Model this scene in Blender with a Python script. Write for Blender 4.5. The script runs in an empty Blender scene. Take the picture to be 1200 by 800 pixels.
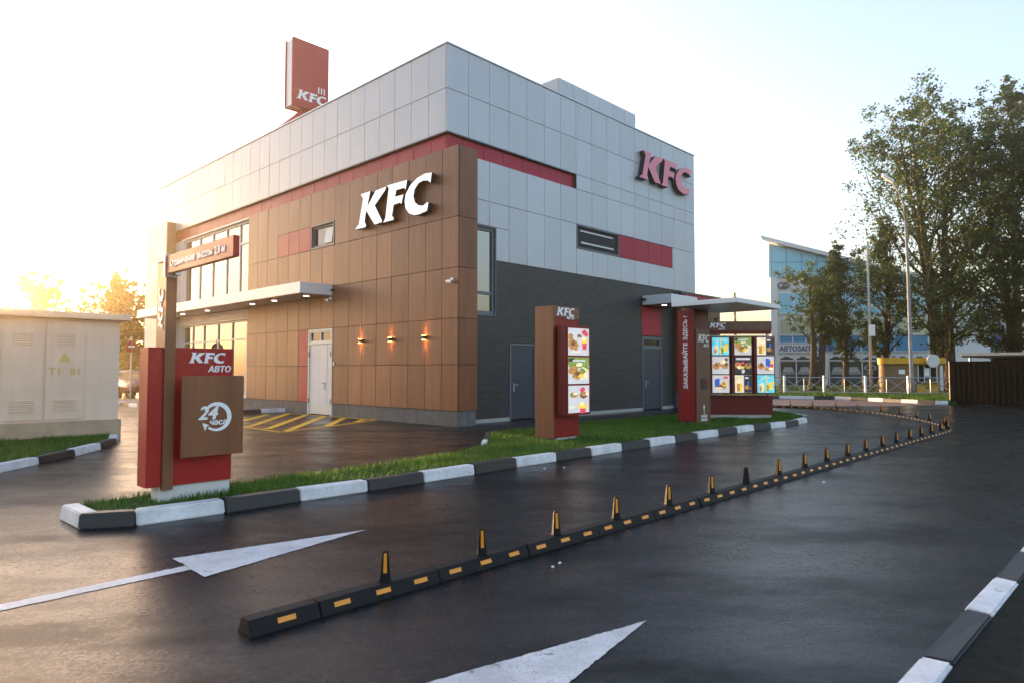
import bpy, bmesh, math, random
import numpy as np
from mathutils import Vector, Matrix

# ------------------------------------------------------------------ camera, sky, sun, exposure
scn = bpy.context.scene
COL = scn.collection
R = math.radians
random.seed(7)

cam_d = bpy.data.cameras.new("camera")
cam = bpy.data.objects.new("camera", cam_d)
COL.objects.link(cam)
cam.location = (0, 0, 1.45)
cam.rotation_euler = (R(90 + 2.436), 0, 0)
cam_d.sensor_width = 36.0
cam_d.lens = 23.76
cam_d.clip_start = 0.05
cam_d.clip_end = 3000
scn.camera = cam

SUN_AZ, SUN_EL = R(-43.5), R(4.4)      # azimuth measured clockwise from straight ahead
world = bpy.data.worlds.new("World")
scn.world = world
world.use_nodes = True
wn = world.node_tree
for n in list(wn.nodes):
    wn.nodes.remove(n)
sky = wn.nodes.new("ShaderNodeTexSky")
sky.sky_type = 'NISHITA'
sky.sun_disc = False
sky.sun_elevation = SUN_EL
sky.sun_rotation = SUN_AZ
sky.altitude = 100
sky.air_density = 1.0
sky.dust_density = 3.0
sky.ozone_density = 1.6
bg = wn.nodes.new("ShaderNodeBackground")
bg.inputs["Strength"].default_value = 0.15
wo = wn.nodes.new("ShaderNodeOutputWorld")
hs = wn.nodes.new("ShaderNodeHueSaturation")
hs.inputs["Saturation"].default_value = 0.82
wb = wn.nodes.new("ShaderNodeMix"); wb.data_type = 'RGBA'; wb.blend_type = 'MULTIPLY'
wb.inputs[0].default_value = 1.0
wb.inputs[7].default_value = (1.02, 0.98, 1.05, 1)
wn.links.new(sky.outputs[0], hs.inputs["Color"])
wn.links.new(hs.outputs[0], wb.inputs[6])
wn.links.new(wb.outputs[2], bg.inputs[0])
wn.links.new(bg.outputs[0], wo.inputs[0])

sd = bpy.data.lights.new("sun", 'SUN')
sd.energy = 2.2
sd.angle = R(0.6)
sd.color = (1.0, 0.66, 0.34)
sun = bpy.data.objects.new("sun", sd)
COL.objects.link(sun)
svec = Vector((math.sin(SUN_AZ) * math.cos(SUN_EL), math.cos(SUN_AZ) * math.cos(SUN_EL), math.sin(SUN_EL)))
sun.rotation_euler = svec.to_track_quat('Z', 'Y').to_euler()
sun.location = svec * 100

vs = scn.view_settings
vs.view_transform = 'Standard'
vs.look = 'None'
vs.gamma = 1.0
vs.use_curve_mapping = False
vs.exposure = 2.85
scn.render.film_transparent = False

# ------------------------------------------------------------------ materials
def newmat(name):
    m = bpy.data.materials.new(name)
    m.use_nodes = True
    return m, m.node_tree, m.node_tree.nodes["Principled BSDF"]

def nd(t, typ, **kw):
    n = t.nodes.new(typ)
    for k, v in kw.items():
        setattr(n, k, v)
    return n

def coords(t, scale=(1, 1, 1)):
    tc = nd(t, "ShaderNodeTexCoord")
    mp = nd(t, "ShaderNodeMapping")
    mp.inputs["Scale"].default_value = scale
    t.links.new(tc.outputs["Object"], mp.inputs[0])
    return mp.outputs[0]

def noise(t, vec, scale, detail=4, rough=0.55):
    n = nd(t, "ShaderNodeTexNoise")
    n.inputs["Scale"].default_value = scale
    n.inputs["Detail"].default_value = detail
    n.inputs["Roughness"].default_value = rough
    if vec is not None:
        t.links.new(vec, n.inputs["Vector"])
    return n.outputs["Fac"]

def ramp(t, fac, stops):
    r = nd(t, "ShaderNodeValToRGB")
    e = r.color_ramp.elements
    while len(e) < len(stops):
        e.new(0.5)
    for i, (p, c) in enumerate(stops):
        e[i].position = p
        e[i].color = (*c, 1) if len(c) == 3 else c
    t.links.new(fac, r.inputs[0])
    return r.outputs[0]

def mixc(t, fac, a, b, mode='MIX'):
    m = nd(t, "ShaderNodeMix", data_type='RGBA', blend_type=mode)
    for sock, v in ((m.inputs[0], fac), (m.inputs[6], a), (m.inputs[7], b)):
        if isinstance(v, (int, float)):
            sock.default_value = v
        elif isinstance(v, tuple):
            sock.default_value = (*v, 1)
        else:
            t.links.new(v, sock)
    return m.outputs[2]

def bump(t, b, h, strength, dist=0.01):
    n = nd(t, "ShaderNodeBump")
    n.inputs["Strength"].default_value = strength
    n.inputs["Distance"].default_value = dist
    t.links.new(h, n.inputs["Height"])
    t.links.new(n.outputs[0], b.inputs["Normal"])

def island(t):
    g = nd(t, "ShaderNodeNewGeometry")
    return g.outputs["Random Per Island"]

def plain(name, c, rough=0.5, metal=0.0, var=0.12, scale=3.0, spec=0.5, rvar=0.1, isl=0.0, bmp=0.0, emit=0.0, streak=0.0):
    m, t, b = newmat(name)
    v = coords(t)
    f = noise(t, v, scale, 6)
    lo = tuple(max(0, x * (1 - var)) for x in c)
    hi = tuple(min(1, x * (1 + var)) for x in c)
    col = ramp(t, f, [(0.3, lo), (0.7, hi)])
    if isl:
        col = mixc(t, 1.0, col, ramp(t, island(t), [(0, (1 - isl,) * 3), (1, (1, 1, 1))]), 'MULTIPLY')
    if streak:
        vv = coords(t, (5, 5, 0.22))
        col = mixc(t, streak, col, mixc(t, 1.0, col, ramp(t, noise(t, vv, 1.0, 6, 0.7), [(0.40, (0.62, 0.60, 0.56)), (0.58, (1, 1, 1))]), 'MULTIPLY'))
    t.links.new(col, b.inputs["Base Color"])
    rr = nd(t, "ShaderNodeMapRange")
    rr.inputs["To Min"].default_value = max(0.02, rough - rvar)
    rr.inputs["To Max"].default_value = min(1, rough + rvar)
    t.links.new(noise(t, v, scale * 2.3, 3), rr.inputs[0])
    t.links.new(rr.outputs[0], b.inputs["Roughness"])
    b.inputs["Metallic"].default_value = metal
    b.inputs["Specular IOR Level"].default_value = spec
    if bmp:
        bump(t, b, noise(t, v, scale * 12, 4), bmp)
    if emit:
        t.links.new(col, b.inputs["Emission Color"])
        b.inputs["Emission Strength"].default_value = emit
    return m

def wood(name, c, axis='z', isl=0.22):
    m, t, b = newmat(name)
    v = coords(t, (11, 11, 0.45))
    n1 = noise(t, v, 1.0, 8, 0.65)
    v2 = coords(t, (3, 3, 0.35))
    n2 = noise(t, v2, 1.0, 3)
    col = ramp(t, n1, [(0.3, tuple(x * 0.6 for x in c)), (0.52, c), (0.72, tuple(min(1, x * 1.35) for x in c))])
    col = mixc(t, 0.45, col, ramp(t, n2, [(0.3, tuple(x * 0.7 for x in c)), (0.7, tuple(min(1, x * 1.25) for x in c))]))
    col = mixc(t, 1.0, col, ramp(t, island(t), [(0, (1 - isl,) * 3), (1, (1, 1, 1))]), 'MULTIPLY')
    t.links.new(col, b.inputs["Base Color"])
    b.inputs["Roughness"].default_value = 0.42
    b.inputs["Specular IOR Level"].default_value = 0.4
    bump(t, b, n1, 0.08)
    return m

def glass(name, c=(0.02, 0.025, 0.03), ior=1.9, rough=0.03, wav=0.0):
    m, t, b = newmat(name)
    b.inputs["Base Color"].default_value = (*c, 1)
    b.inputs["Roughness"].default_value = rough
    b.inputs["IOR"].default_value = ior
    b.inputs["Specular IOR Level"].default_value = 0.7
    if wav:
        bump(t, b, noise(t, coords(t), 0.5, 2), wav, 0.05)
    return m

M = {}
# wet asphalt: dark aggregate, broad damp patches that change the gloss, stains and fine cracks
m, t, b = newmat("wet_asphalt")
v = coords(t)
fine = noise(t, v, 70, 5, 0.8)
speck = nd(t, "ShaderNodeTexVoronoi"); speck.inputs["Scale"].default_value = 48
t.links.new(v, speck.inputs["Vector"])
mid = noise(t, v, 2.2, 7, 0.65)
vs_ = nd(t, "ShaderNodeMapping")
tc = nd(t, "ShaderNodeTexCoord")
vs_.inputs["Rotation"].default_value = (0, 0, R(-46))
vs_.inputs["Scale"].default_value = (0.38, 0.8, 1)
t.links.new(tc.outputs["Object"], vs_.inputs[0])
big = noise(t, vs_.outputs[0], 1.1, 7, 0.68)
c1 = ramp(t, fine, [(0.3, (0.006, 0.006, 0.0065)), (0.58, (0.019, 0.019, 0.0205)), (0.72, (0.06, 0.06, 0.062))])
c1 = mixc(t, ramp(t, speck.outputs["Distance"], [(0.12, (0.75, 0.75, 0.75)), (0.22, (0, 0, 0))]), c1, mixc(t, speck.outputs["Color"], (0.03, 0.03, 0.032), (0.10, 0.098, 0.095)))
c2 = mixc(t, 0.3, c1, ramp(t, mid, [(0.35, (0.006, 0.006, 0.007)), (0.7, (0.022, 0.0215, 0.0215))]))
stain = noise(t, v, 0.55, 5, 0.7)
c2 = mixc(t, ramp(t, stain, [(0.55, (0, 0, 0)), (0.68, (0.6, 0.6, 0.6))]), c2, (0.02, 0.016, 0.012))
cv = nd(t, "ShaderNodeTexVoronoi", feature='DISTANCE_TO_EDGE'); cv.inputs["Scale"].default_value = 0.33
wob = nd(t, "ShaderNodeVectorMath", operation='ADD')
nz = nd(t, "ShaderNodeTexNoise"); nz.inputs["Scale"].default_value = 1.6; nz.inputs["Detail"].default_value = 6
t.links.new(v, nz.inputs["Vector"]); t.links.new(v, wob.inputs[0]); t.links.new(nz.outputs["Color"], wob.inputs[1])
t.links.new(wob.outputs[0], cv.inputs["Vector"])
crack = ramp(t, cv.outputs["Distance"], [(0.0, (1, 1, 1)), (0.004, (1, 1, 1)), (0.008, (0, 0, 0))])
crack = mixc(t, 1.0, crack, ramp(t, stain, [(0.48, (0, 0, 0)), (0.56, (1, 1, 1))]), 'MULTIPLY')
c2 = mixc(t, crack, c2, (0.004, 0.004, 0.004))
grain = noise(t, v, 26, 9, 0.88)
c2 = mixc(t, 1.0, c2, ramp(t, grain, [(0.36, (0.2,) * 3), (0.52, (0.55,) * 3), (0.66, (2.0,) * 3)]), 'MULTIPLY')
c2 = mixc(t, 1.0, c2, (0.88, 0.98, 1.12), 'MULTIPLY')
t.links.new(c2, b.inputs["Base Color"])
rr = ramp(t, big, [(0.36, (0.14,) * 3), (0.49, (0.24,) * 3), (0.62, (0.37,) * 3)])
rr2 = mixc(t, 0.3, rr, ramp(t, mid, [(0.3, (0.14,) * 3), (0.7, (0.48,) * 3)]))
rr2 = mixc(t, 0.3, rr2, ramp(t, grain, [(0.36, (0.08,) * 3), (0.64, (0.6,) * 3)]))
t.links.new(rr2, b.inputs["Roughness"])
spn = nd(t, "ShaderNodeMapRange")
spn.inputs["From Min"].default_value = 0.40; spn.inputs["From Max"].default_value = 0.60
spn.inputs["To Min"].default_value = 0.36; spn.inputs["To Max"].default_value = 0.09
t.links.new(big, spn.inputs[0])
t.links.new(spn.outputs[0], b.inputs["Specular IOR Level"])
hh_ = mixc(t, 0.6, mixc(t, 0.5, fine, speck.outputs["Distance"]), grain)
bump(t, b, hh_, 0.45, 0.007)
M["asphalt"] = m
M["asphalt_red"] = plain("dry_reddish_asphalt", (0.13, 0.085, 0.075), 0.75, var=0.2, scale=1.5, bmp=0.2)
M["soil"] = plain("dark_ground", (0.013, 0.014, 0.012), 0.9, var=0.4, scale=9, spec=0.15, bmp=0.5)
M["turf"] = plain("turf_soil", (0.035, 0.06, 0.018), 0.9, var=0.4, scale=8, spec=0.2, bmp=0.4)

m, t, b = newmat("grass_blade")
v = coords(t)
col = ramp(t, noise(t, v, 1.3, 4), [(0.3, (0.05, 0.135, 0.018)), (0.7, (0.10, 0.22, 0.03))])
col = mixc(t, 1.0, col, ramp(t, island(t), [(0, (0.55, 0.6, 0.5)), (0.84, (1.05, 1.0, 1.0)), (0.9, (1.9, 1.3, 1.0)), (1, (2.6, 1.6, 1.6))]), 'MULTIPLY')
t.links.new(col, b.inputs["Base Color"])
b.inputs["Roughness"].default_value = 0.5
b.inputs["Specular IOR Level"].default_value = 0.3
tr = nd(t, "ShaderNodeBsdfTranslucent")
t.links.new(col, tr.inputs[0])
ms = nd(t, "ShaderNodeMixShader")
ms.inputs[0].default_value = 0.35
t.links.new(b.outputs[0], ms.inputs[1])
t.links.new(tr.outputs[0], ms.inputs[2])
t.links.new(ms.outputs[0], t.nodes["Material Output"].inputs[0])
M["grass"] = m

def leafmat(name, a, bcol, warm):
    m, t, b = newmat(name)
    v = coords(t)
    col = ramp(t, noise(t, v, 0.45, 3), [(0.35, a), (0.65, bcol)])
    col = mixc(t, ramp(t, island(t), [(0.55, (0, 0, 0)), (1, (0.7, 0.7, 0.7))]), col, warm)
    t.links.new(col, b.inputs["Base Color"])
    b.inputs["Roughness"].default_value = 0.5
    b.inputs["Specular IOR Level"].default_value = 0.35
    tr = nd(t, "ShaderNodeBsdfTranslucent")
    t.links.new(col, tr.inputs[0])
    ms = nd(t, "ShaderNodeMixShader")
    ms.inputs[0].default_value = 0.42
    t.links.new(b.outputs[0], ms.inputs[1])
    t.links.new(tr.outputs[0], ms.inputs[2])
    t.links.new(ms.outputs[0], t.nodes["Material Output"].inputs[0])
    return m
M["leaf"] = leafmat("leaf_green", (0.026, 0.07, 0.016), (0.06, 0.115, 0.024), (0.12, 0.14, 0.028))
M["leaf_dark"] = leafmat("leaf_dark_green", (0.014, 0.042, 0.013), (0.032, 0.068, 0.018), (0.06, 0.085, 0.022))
M["leaf_autumn"] = leafmat("leaf_turning", (0.020, 0.062, 0.015), (0.045, 0.095, 0.02), (0.15, 0.14, 0.022))
M["bark"] = plain("bark", (0.07, 0.055, 0.042), 0.85, var=0.4, scale=6, bmp=0.6, spec=0.2)
M["bark_pale"] = plain("pale_bark", (0.14, 0.11, 0.085), 0.85, var=0.35, scale=6, bmp=0.6, spec=0.2)

M["wood"] = wood("wood_laminate", (0.228, 0.083, 0.036), isl=0.34)
M["wood_sign"] = wood("wood_laminate_sign", (0.20, 0.078, 0.034), isl=0.0)
M["wood_dark"] = wood("wood_laminate_brown", (0.14, 0.070, 0.040), isl=0.12)
M["panel_grey"] = plain("grey_composite_panel", (0.47, 0.50, 0.53), 0.36, metal=0.1, var=0.03, scale=0.7, isl=0.08, rvar=0.06, streak=0.08)
M["panel_pale"] = plain("pale_composite_panel", (0.62, 0.62, 0.60), 0.45, var=0.04, scale=0.8, isl=0.05)
M["panel_red"] = plain("red_composite_panel", (0.38, 0.016, 0.045), 0.42, var=0.06, scale=1.2, isl=0.1, spec=0.28, streak=0.3)
M["sign_red"] = plain("red_sign_sheet", (0.36, 0.016, 0.014), 0.4, var=0.05, scale=1.5, spec=0.3, streak=0.25)
M["sign_crimson"] = plain("crimson_sign_sheet", (0.25, 0.010, 0.012), 0.4, var=0.05, scale=1.5, spec=0.3, streak=0.25)
M["sign_maroon"] = plain("maroon_sign_sheet", (0.14, 0.008, 0.011), 0.4, var=0.06, scale=1.5, spec=0.3)
M["gap"] = plain("dark_backing", (0.03, 0.032, 0.035), 0.8, var=0.1)
M["trim"] = plain("dark_grey_trim", (0.07, 0.075, 0.08), 0.45, var=0.1)
M["plinth"] = plain("plinth_concrete", (0.12, 0.125, 0.125), 0.75, var=0.2, scale=5, bmp=0.25, streak=0.5)
M["steel"] = plain("galvanised_steel", (0.42, 0.44, 0.46), 0.42, metal=0.7, var=0.08, scale=6)
M["lamp_grey"] = plain("lamp_grey_paint", (0.20, 0.205, 0.21), 0.55, var=0.1, scale=3)
M["concrete"] = plain("pale_concrete", (0.42, 0.41, 0.39), 0.8, var=0.16, scale=7, bmp=0.3)
M["white"] = plain("white_paint", (0.78, 0.78, 0.79), 0.4, var=0.03, scale=2)
M["white_door"] = plain("white_door_paint", (0.62, 0.64, 0.66), 0.4, var=0.05, scale=1.5)
M["canopy"] = plain("white_composite", (0.66, 0.69, 0.72), 0.4, metal=0.1, var=0.03, scale=1.2)
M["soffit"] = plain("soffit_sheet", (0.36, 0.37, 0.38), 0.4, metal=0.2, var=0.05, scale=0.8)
M["letter_white"] = plain("white_acrylic", (0.84, 0.84, 0.84), 0.35, var=0.015, scale=2)
M["letter_lit"] = plain("backlit_white_acrylic", (0.84, 0.84, 0.84), 0.35, var=0.01, scale=2, emit=0.10)
M["letter_pink"] = plain("pink_red_acrylic", (0.72, 0.19, 0.27), 0.35, var=0.03, scale=2)
M["letter_side"] = plain("letter_return_dark", (0.018, 0.02, 0.026), 0.5, var=0.1)
M["door_blue"] = plain("slate_blue_door", (0.027, 0.040, 0.060), 0.4, var=0.12, scale=2)
M["frame_grey"] = plain("grey_frame", (0.10, 0.125, 0.145), 0.42, var=0.06)
M["frame_white"] = plain("white_frame", (0.68, 0.66, 0.62), 0.4, var=0.04)
M["glass"] = glass("window_glass", ior=2.3)
M["glass_dark"] = glass("dark_window_glass", ior=1.6)
M["black"] = plain("black_rubber", (0.008, 0.008, 0.009), 0.6, var=0.3, scale=14, rvar=0.14, bmp=0.15, spec=0.2)
M["orange"] = plain("orange_reflector", (0.75, 0.27, 0.008), 0.35, var=0.1, scale=20)
M["metal_dark"] = plain("dark_metal", (0.03, 0.03, 0.032), 0.45, var=0.15)
M["booth"] = plain("booth_render", (0.76, 0.56, 0.42), 0.7, var=0.05, scale=1.5, bmp=0.06, streak=0.15)
M["booth_base"] = plain("booth_plinth", (0.42, 0.31, 0.21), 0.85, var=0.15, scale=3, bmp=0.3)
M["booth_mark"] = plain("faded_yellow_stencil", (0.64, 0.46, 0.16), 0.6, var=0.1, scale=20)
M["kiosk_yellow"] = plain("kiosk_yellow", (0.55, 0.31, 0.008), 0.5, var=0.06)
M["kiosk_tan"] = plain("kiosk_tan", (0.20, 0.115, 0.05), 0.6, var=0.08)
M["fence_brown"] = plain("brown_profile_sheet", (0.006, 0.0042, 0.004), 0.8, var=0.15, spec=0.12)
M["far_white"] = plain("far_white_wall", (0.78, 0.80, 0.83), 0.6, var=0.05, scale=0.4)
M["far_pink"] = plain("far_warm_wall", (0.62, 0.50, 0.43), 0.7, var=0.05, scale=0.4)
M["far_blue"] = plain("blue_sign_paint", (0.02, 0.07, 0.28), 0.45, var=0.06)
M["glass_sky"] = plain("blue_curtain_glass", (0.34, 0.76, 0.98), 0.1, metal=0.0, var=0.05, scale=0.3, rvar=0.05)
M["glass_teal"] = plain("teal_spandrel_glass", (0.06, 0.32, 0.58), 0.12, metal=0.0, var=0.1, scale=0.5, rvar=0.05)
M["glass_pale"] = glass("pale_interior_glass", (0.52, 0.58, 0.46), ior=1.6, rough=0.1)
M["glass_shop"] = glass("shop_glass", (0.025, 0.06, 0.07), ior=1.5, rough=0.06)
M["road_white"] = None
M["yellow_paint"] = None

def roadpaint(name, c, dirt):
    m, t, b = newmat(name)
    v = coords(t)
    f = noise(t, v, 7, 8, 0.75)
    f2 = noise(t, v, 70, 4, 0.75)
    mask = ramp(t, f, [(0.36, (0, 0, 0)), (0.41, (1, 1, 1))])
    mask2 = ramp(t, f2, [(0.33, (0, 0, 0)), (0.43, (1, 1, 1))])
    f3 = noise(t, v, 2.6, 6, 0.7)
    k = mixc(t, 1.0, mask, mask2, 'MULTIPLY')
    col = mixc(t, k, tuple(x * (1 - dirt) for x in c), mixc(t, ramp(t, f3, [(0.36, (0, 0, 0)), (0.6, (1, 1, 1))]), tuple(x * 0.72 for x in c), c))
    t.links.new(col, b.inputs["Base Color"])
    b.inputs["Roughness"].default_value = 0.5
    bump(t, b, f2, 0.2, 0.004)
    return m
M["road_white"] = roadpaint("road_marking_white", (0.60, 0.61, 0.63), 0.75)
M["yellow_paint"] = roadpaint("road_marking_yellow", (0.85, 0.52, 0.03), 0.45)
M["kerb_white"] = roadpaint("kerb_white", (0.72, 0.73, 0.75), 0.55)
M["kerb_black"] = roadpaint("kerb_black", (0.020, 0.022, 0.026), -0.5)

def brickmat(name, c, mortar, bw, bh):
    m, t, b = newmat(name)
    tc = nd(t, "ShaderNodeTexCoord")
    mp = nd(t, "ShaderNodeMapping")
    mp.inputs["Rotation"].default_value = (R(-90), 0, 0)
    t.links.new(tc.outputs["Object"], mp.inputs[0])
    br = nd(t, "ShaderNodeTexBrick")
    br.offset = 0.5
    br.inputs["Color1"].default_value = (*[x * 0.72 for x in c], 1)
    br.inputs["Color2"].default_value = (*[x * 1.3 for x in c], 1)
    br.inputs["Mortar"].default_value = (*mortar, 1)
    br.inputs["Scale"].default_value = 1
    br.inputs["Mortar Size"].default_value = 0.007
    br.inputs["Brick Width"].default_value = bw
    br.inputs["Row Height"].default_value = bh
    t.links.new(mp.outputs[0], br.inputs["Vector"])
    t.links.new(br.outputs[0], b.inputs["Base Color"])
    b.inputs["Roughness"].default_value = 0.5
    inv = nd(t, "ShaderNodeMath", operation='SUBTRACT')
    inv.inputs[0].default_value = 1
    t.links.new(br.outputs["Fac"], inv.inputs[1])
    bump(t, b, inv.outputs[0], 0.6, 0.01)
    return m
M["brick"] = brickmat("dark_clinker_tile", (0.024, 0.0275, 0.030), (0.038, 0.041, 0.044), 0.33, 0.10)

def lampmat(name, c, s):
    m, t, b = newmat(name)
    b.inputs["Base Color"].default_value = (*c, 1)
    b.inputs["Emission Color"].default_value = (*c, 1)
    b.inputs["Emission Strength"].default_value = s
    return m
M["downlight"] = lampmat("downlight_glow", (1.0, 0.72, 0.70), 2.5)
M["wall_glow"] = lampmat("wall_lamp_glow", (1.0, 0.42, 0.08), 10)
M["slit"] = lampmat("light_slit", (1.0, 0.85, 0.72), 0.8)

def printmat(name, c, rough=0.4, em=0.12, mott=0.0, sc=30):
    """backlit print: the sheet glows a little"""
    m, t, b = newmat(name)
    v = coords(t)
    if mott:
        f = noise(t, v, sc, 5, 0.7)
        col = ramp(t, f, [(0.32, tuple(x * (1 - mott) for x in c)), (0.5, c), (0.68, tuple(min(1, x * (1 + mott)) for x in c))])
        t.links.new(col, b.inputs["Base Color"])
        t.links.new(col, b.inputs["Emission Color"])
    else:
        b.inputs["Base Color"].default_value = (*c, 1)
        b.inputs["Emission Color"].default_value = (*c, 1)
    b.inputs["Roughness"].default_value = rough
    b.inputs["Emission Strength"].default_value = em
    return m
PR = {
    'w': printmat("print_white", (0.70, 0.67, 0.66), mott=0.08, sc=3, em=0.07),
    'o': printmat("print_fried", (0.42, 0.20, 0.06), mott=0.75, sc=38),
    'y': printmat("print_yellow", (0.78, 0.52, 0.06), mott=0.3, sc=40),
    'r': printmat("print_red", (0.60, 0.05, 0.09), mott=0.3, sc=30),
    'b': printmat("print_blue", (0.03, 0.10, 0.42), mott=0.3, sc=30),
    'c': printmat("print_cyan", (0.12, 0.55, 0.66), mott=0.35, sc=9),
    'g': printmat("print_green", (0.18, 0.26, 0.05), mott=0.7, sc=26),
    'k': printmat("print_dark", (0.035, 0.035, 0.042), mott=0.6, sc=8, em=0.05),
    'n': printmat("print_brown", (0.15, 0.07, 0.03), mott=0.7, sc=35),
    'p': printmat("print_cream", (0.75, 0.62, 0.40), mott=0.3, sc=14),
}

# ------------------------------------------------------------------ helpers
class MB:
    """collects geometry; build() links it as ONE mesh object"""
    def __init__(self):
        self.v, self.f, self.m = [], [], []
    def quad(self, pts, mat=0):
        i = len(self.v)
        self.v += [tuple(p) for p in pts]
        self.f.append(tuple(range(i, i + len(pts))))
        self.m.append(mat)
    def hexa(self, p, mat=0, top=None):
        i = len(self.v)
        self.v += [tuple(q) for q in p]
        for k, fc in enumerate(((0, 3, 2, 1), (4, 5, 6, 7), (0, 1, 5, 4), (1, 2, 6, 5), (2, 3, 7, 6), (3, 0, 4, 7))):
            self.f.append(tuple(i + j for j in fc))
            self.m.append(top if (top is not None and k == 1) else mat)
    def box(self, x0, x1, y0, y1, z0, z1, mat=0, top=None):
        if x0 > x1: x0, x1 = x1, x0
        if y0 > y1: y0, y1 = y1, y0
        if z0 > z1: z0, z1 = z1, z0
        self.hexa([(x0, y0, z0), (x1, y0, z0), (x1, y1, z0), (x0, y1, z0), (x0, y0, z1), (x1, y0, z1), (x1, y1, z1), (x0, y1, z1)], mat, top)
    def prism(self, poly, a, b, mat=0, side=None):
        """poly: list of 3D points (CCW seen from the front); a, b: offset vectors of front and back"""
        n = len(poly)
        i = len(self.v)
        self.v += [tuple(Vector(p) + Vector(a)) for p in poly] + [tuple(Vector(p) + Vector(b)) for p in poly]
        self.f.append(tuple(range(i, i + n))); self.m.append(mat)
        self.f.append(tuple(range(i + 2 * n - 1, i + n - 1, -1))); self.m.append(mat if side is None else side)
        for k in range(n):
            k2 = (k + 1) % n
            self.f.append((i + k2, i + k, i + n + k, i + n + k2)); self.m.append(mat if side is None else side)
    def tube(self, pts, radii, n=10, mat=0, caps=True):
        pts = [Vector(p) for p in pts]
        if isinstance(radii, (int, float)): radii = [radii] * len(pts)
        i0 = len(self.v)
        ref = Vector((0, 0, 1))
        for k, p in enumerate(pts):
            d = (pts[min(k + 1, len(pts) - 1)] - pts[max(k - 1, 0)]).normalized()
            r_ = ref if abs(d.dot(ref)) < 0.95 else Vector((1, 0, 0))
            a = d.cross(r_).normalized(); b_ = d.cross(a)
            for j in range(n):
                t_ = 2 * math.pi * j / n
                self.v.append(tuple(p + (a * math.cos(t_) + b_ * math.sin(t_)) * radii[k]))
        for k in range(len(pts) - 1):
            for j in range(n):
                j2 = (j + 1) % n
                self.f.append((i0 + k * n + j, i0 + k * n + j2, i0 + (k + 1) * n + j2, i0 + (k + 1) * n + j)); self.m.append(mat)
        if caps:
            self.f.append(tuple(i0 + j for j in reversed(range(n)))); self.m.append(mat)
            e = i0 + (len(pts) - 1) * n
            self.f.append(tuple(e + j for j in range(n))); self.m.append(mat)
    def disc(self, c, r, axis, th, n=24, mat=0):
        c = Vector(c); axis = Vector(axis).normalized()
        self.tube([c, c + axis * th], r, n, mat)
    def build(self, name, mats, parent=None, loc=(0, 0, 0), rotz=0, smooth=False, bevel=0.0, fixn=True):
        me = bpy.data.meshes.new(name)
        me.from_pydata(self.v, [], self.f)
        if not isinstance(mats, (list, tuple)): mats = [mats]
        for q in mats: me.materials.append(q)
        if len(mats) > 1:
            me.polygons.foreach_set("material_index", self.m)
        me.update()
        if fixn or bevel:
            bm = bmesh.new(); bm.from_mesh(me)
            if bevel:
                bmesh.ops.remove_doubles(bm, verts=bm.verts, dist=1e-5)
            bmesh.ops.recalc_face_normals(bm, faces=bm.faces)
            if bevel:
                es = [e for e in bm.edges if len(e.link_faces) == 2 and e.calc_face_angle(0) > 0.5]
                bmesh.ops.bevel(bm, geom=es, offset=bevel, segments=2, affect="EDGES", clamp_overlap=True, material=-1)
            bm.to_mesh(me); bm.free()
        if smooth:
            me.polygons.foreach_set("use_smooth", [True] * len(me.polygons))
        o = bpy.data.objects.new(name, me)
        COL.objects.link(o)
        o.location = loc; o.rotation_euler = (0, 0, rotz)
        if parent: o.parent = parent
        return o

def thing(name, label, cat, loc=(0, 0, 0), rotz=0, group=None):
    o = bpy.data.objects.new(name, None)
    o.empty_display_size = 0.2
    COL.objects.link(o)
    o.location = loc; o.rotation_euler = (0, 0, rotz)
    return tag(o, label, cat, group)
def tag(o, label, cat, group=None):
    o["label"] = label; o["category"] = cat
    if group: o["group"] = group
    return o
def struct(o, kind="structure"):
    o["kind"] = kind
    return o
def dup(o, parent=None):
    c = o.copy(); COL.objects.link(c)
    if parent: c.parent = parent
    for ch in list(o.children): dup(ch, c)
    return c

def text_mesh(s, size, ext=0.004, off=0.0, shear=0.0, align='LEFT', space=1.0, width=1.0):
    cu = bpy.data.curves.new("lettering_curve", 'FONT')
    bold = size * 0.035 if off > 0 else 0.0
    cu.body = s; cu.size = size; cu.extrude = ext; cu.offset = 0.0; cu.shear = shear
    cu.align_x = align; cu.space_character = space; cu.resolution_u = 3
    o = bpy.data.objects.new("lettering_tmp", cu); COL.objects.link(o)
    dg = bpy.context.evaluated_depsgraph_get(); dg.update()
    me = bpy.data.meshes.new_from_object(o.evaluated_get(dg))
    bpy.data.objects.remove(o); bpy.data.curves.remove(cu)
    if width != 1.0:
        for q in me.vertices: q.co.x *= width
    if bold:
        nv = len(me.vertices)
        vs0 = [tuple(q.co) for q in me.vertices]; fs0 = [tuple(f.vertices) for f in me.polygons]
        V_, F_ = [], []
        for k, (dx, dy) in enumerate(((-1, 0), (1, 0), (0, .7), (0, -.7))):
            V_ += [(x + dx * bold, y + dy * bold, z + 0.0004 * k) for x, y, z in vs0]
            F_ += [tuple(i + k * nv for i in f) for f in fs0]
        m2 = bpy.data.meshes.new("lettering"); m2.from_pydata(V_, [], F_); m2.update()
        bpy.data.meshes.remove(me); me = m2
    return me
def text(s, size, mat, parent, loc, face='right', name="lettering", roll=0.0, **kw):
    """face 'right': faces -y, reads along +x; 'left': faces -x, reads along -y"""
    me = text_mesh(s, size, **kw)
    me.materials.clear(); me.materials.append(mat)
    o = bpy.data.objects.new(name, me); COL.objects.link(o)
    mt = Matrix.Translation(loc) @ Matrix.Rotation(0 if face == 'right' else R(-90), 4, 'Z') @ Matrix.Rotation(R(90), 4, 'X') @ Matrix.Rotation(roll, 4, 'Z')
    if parent: o.parent = parent
    o.matrix_local = mt
    return o

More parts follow.
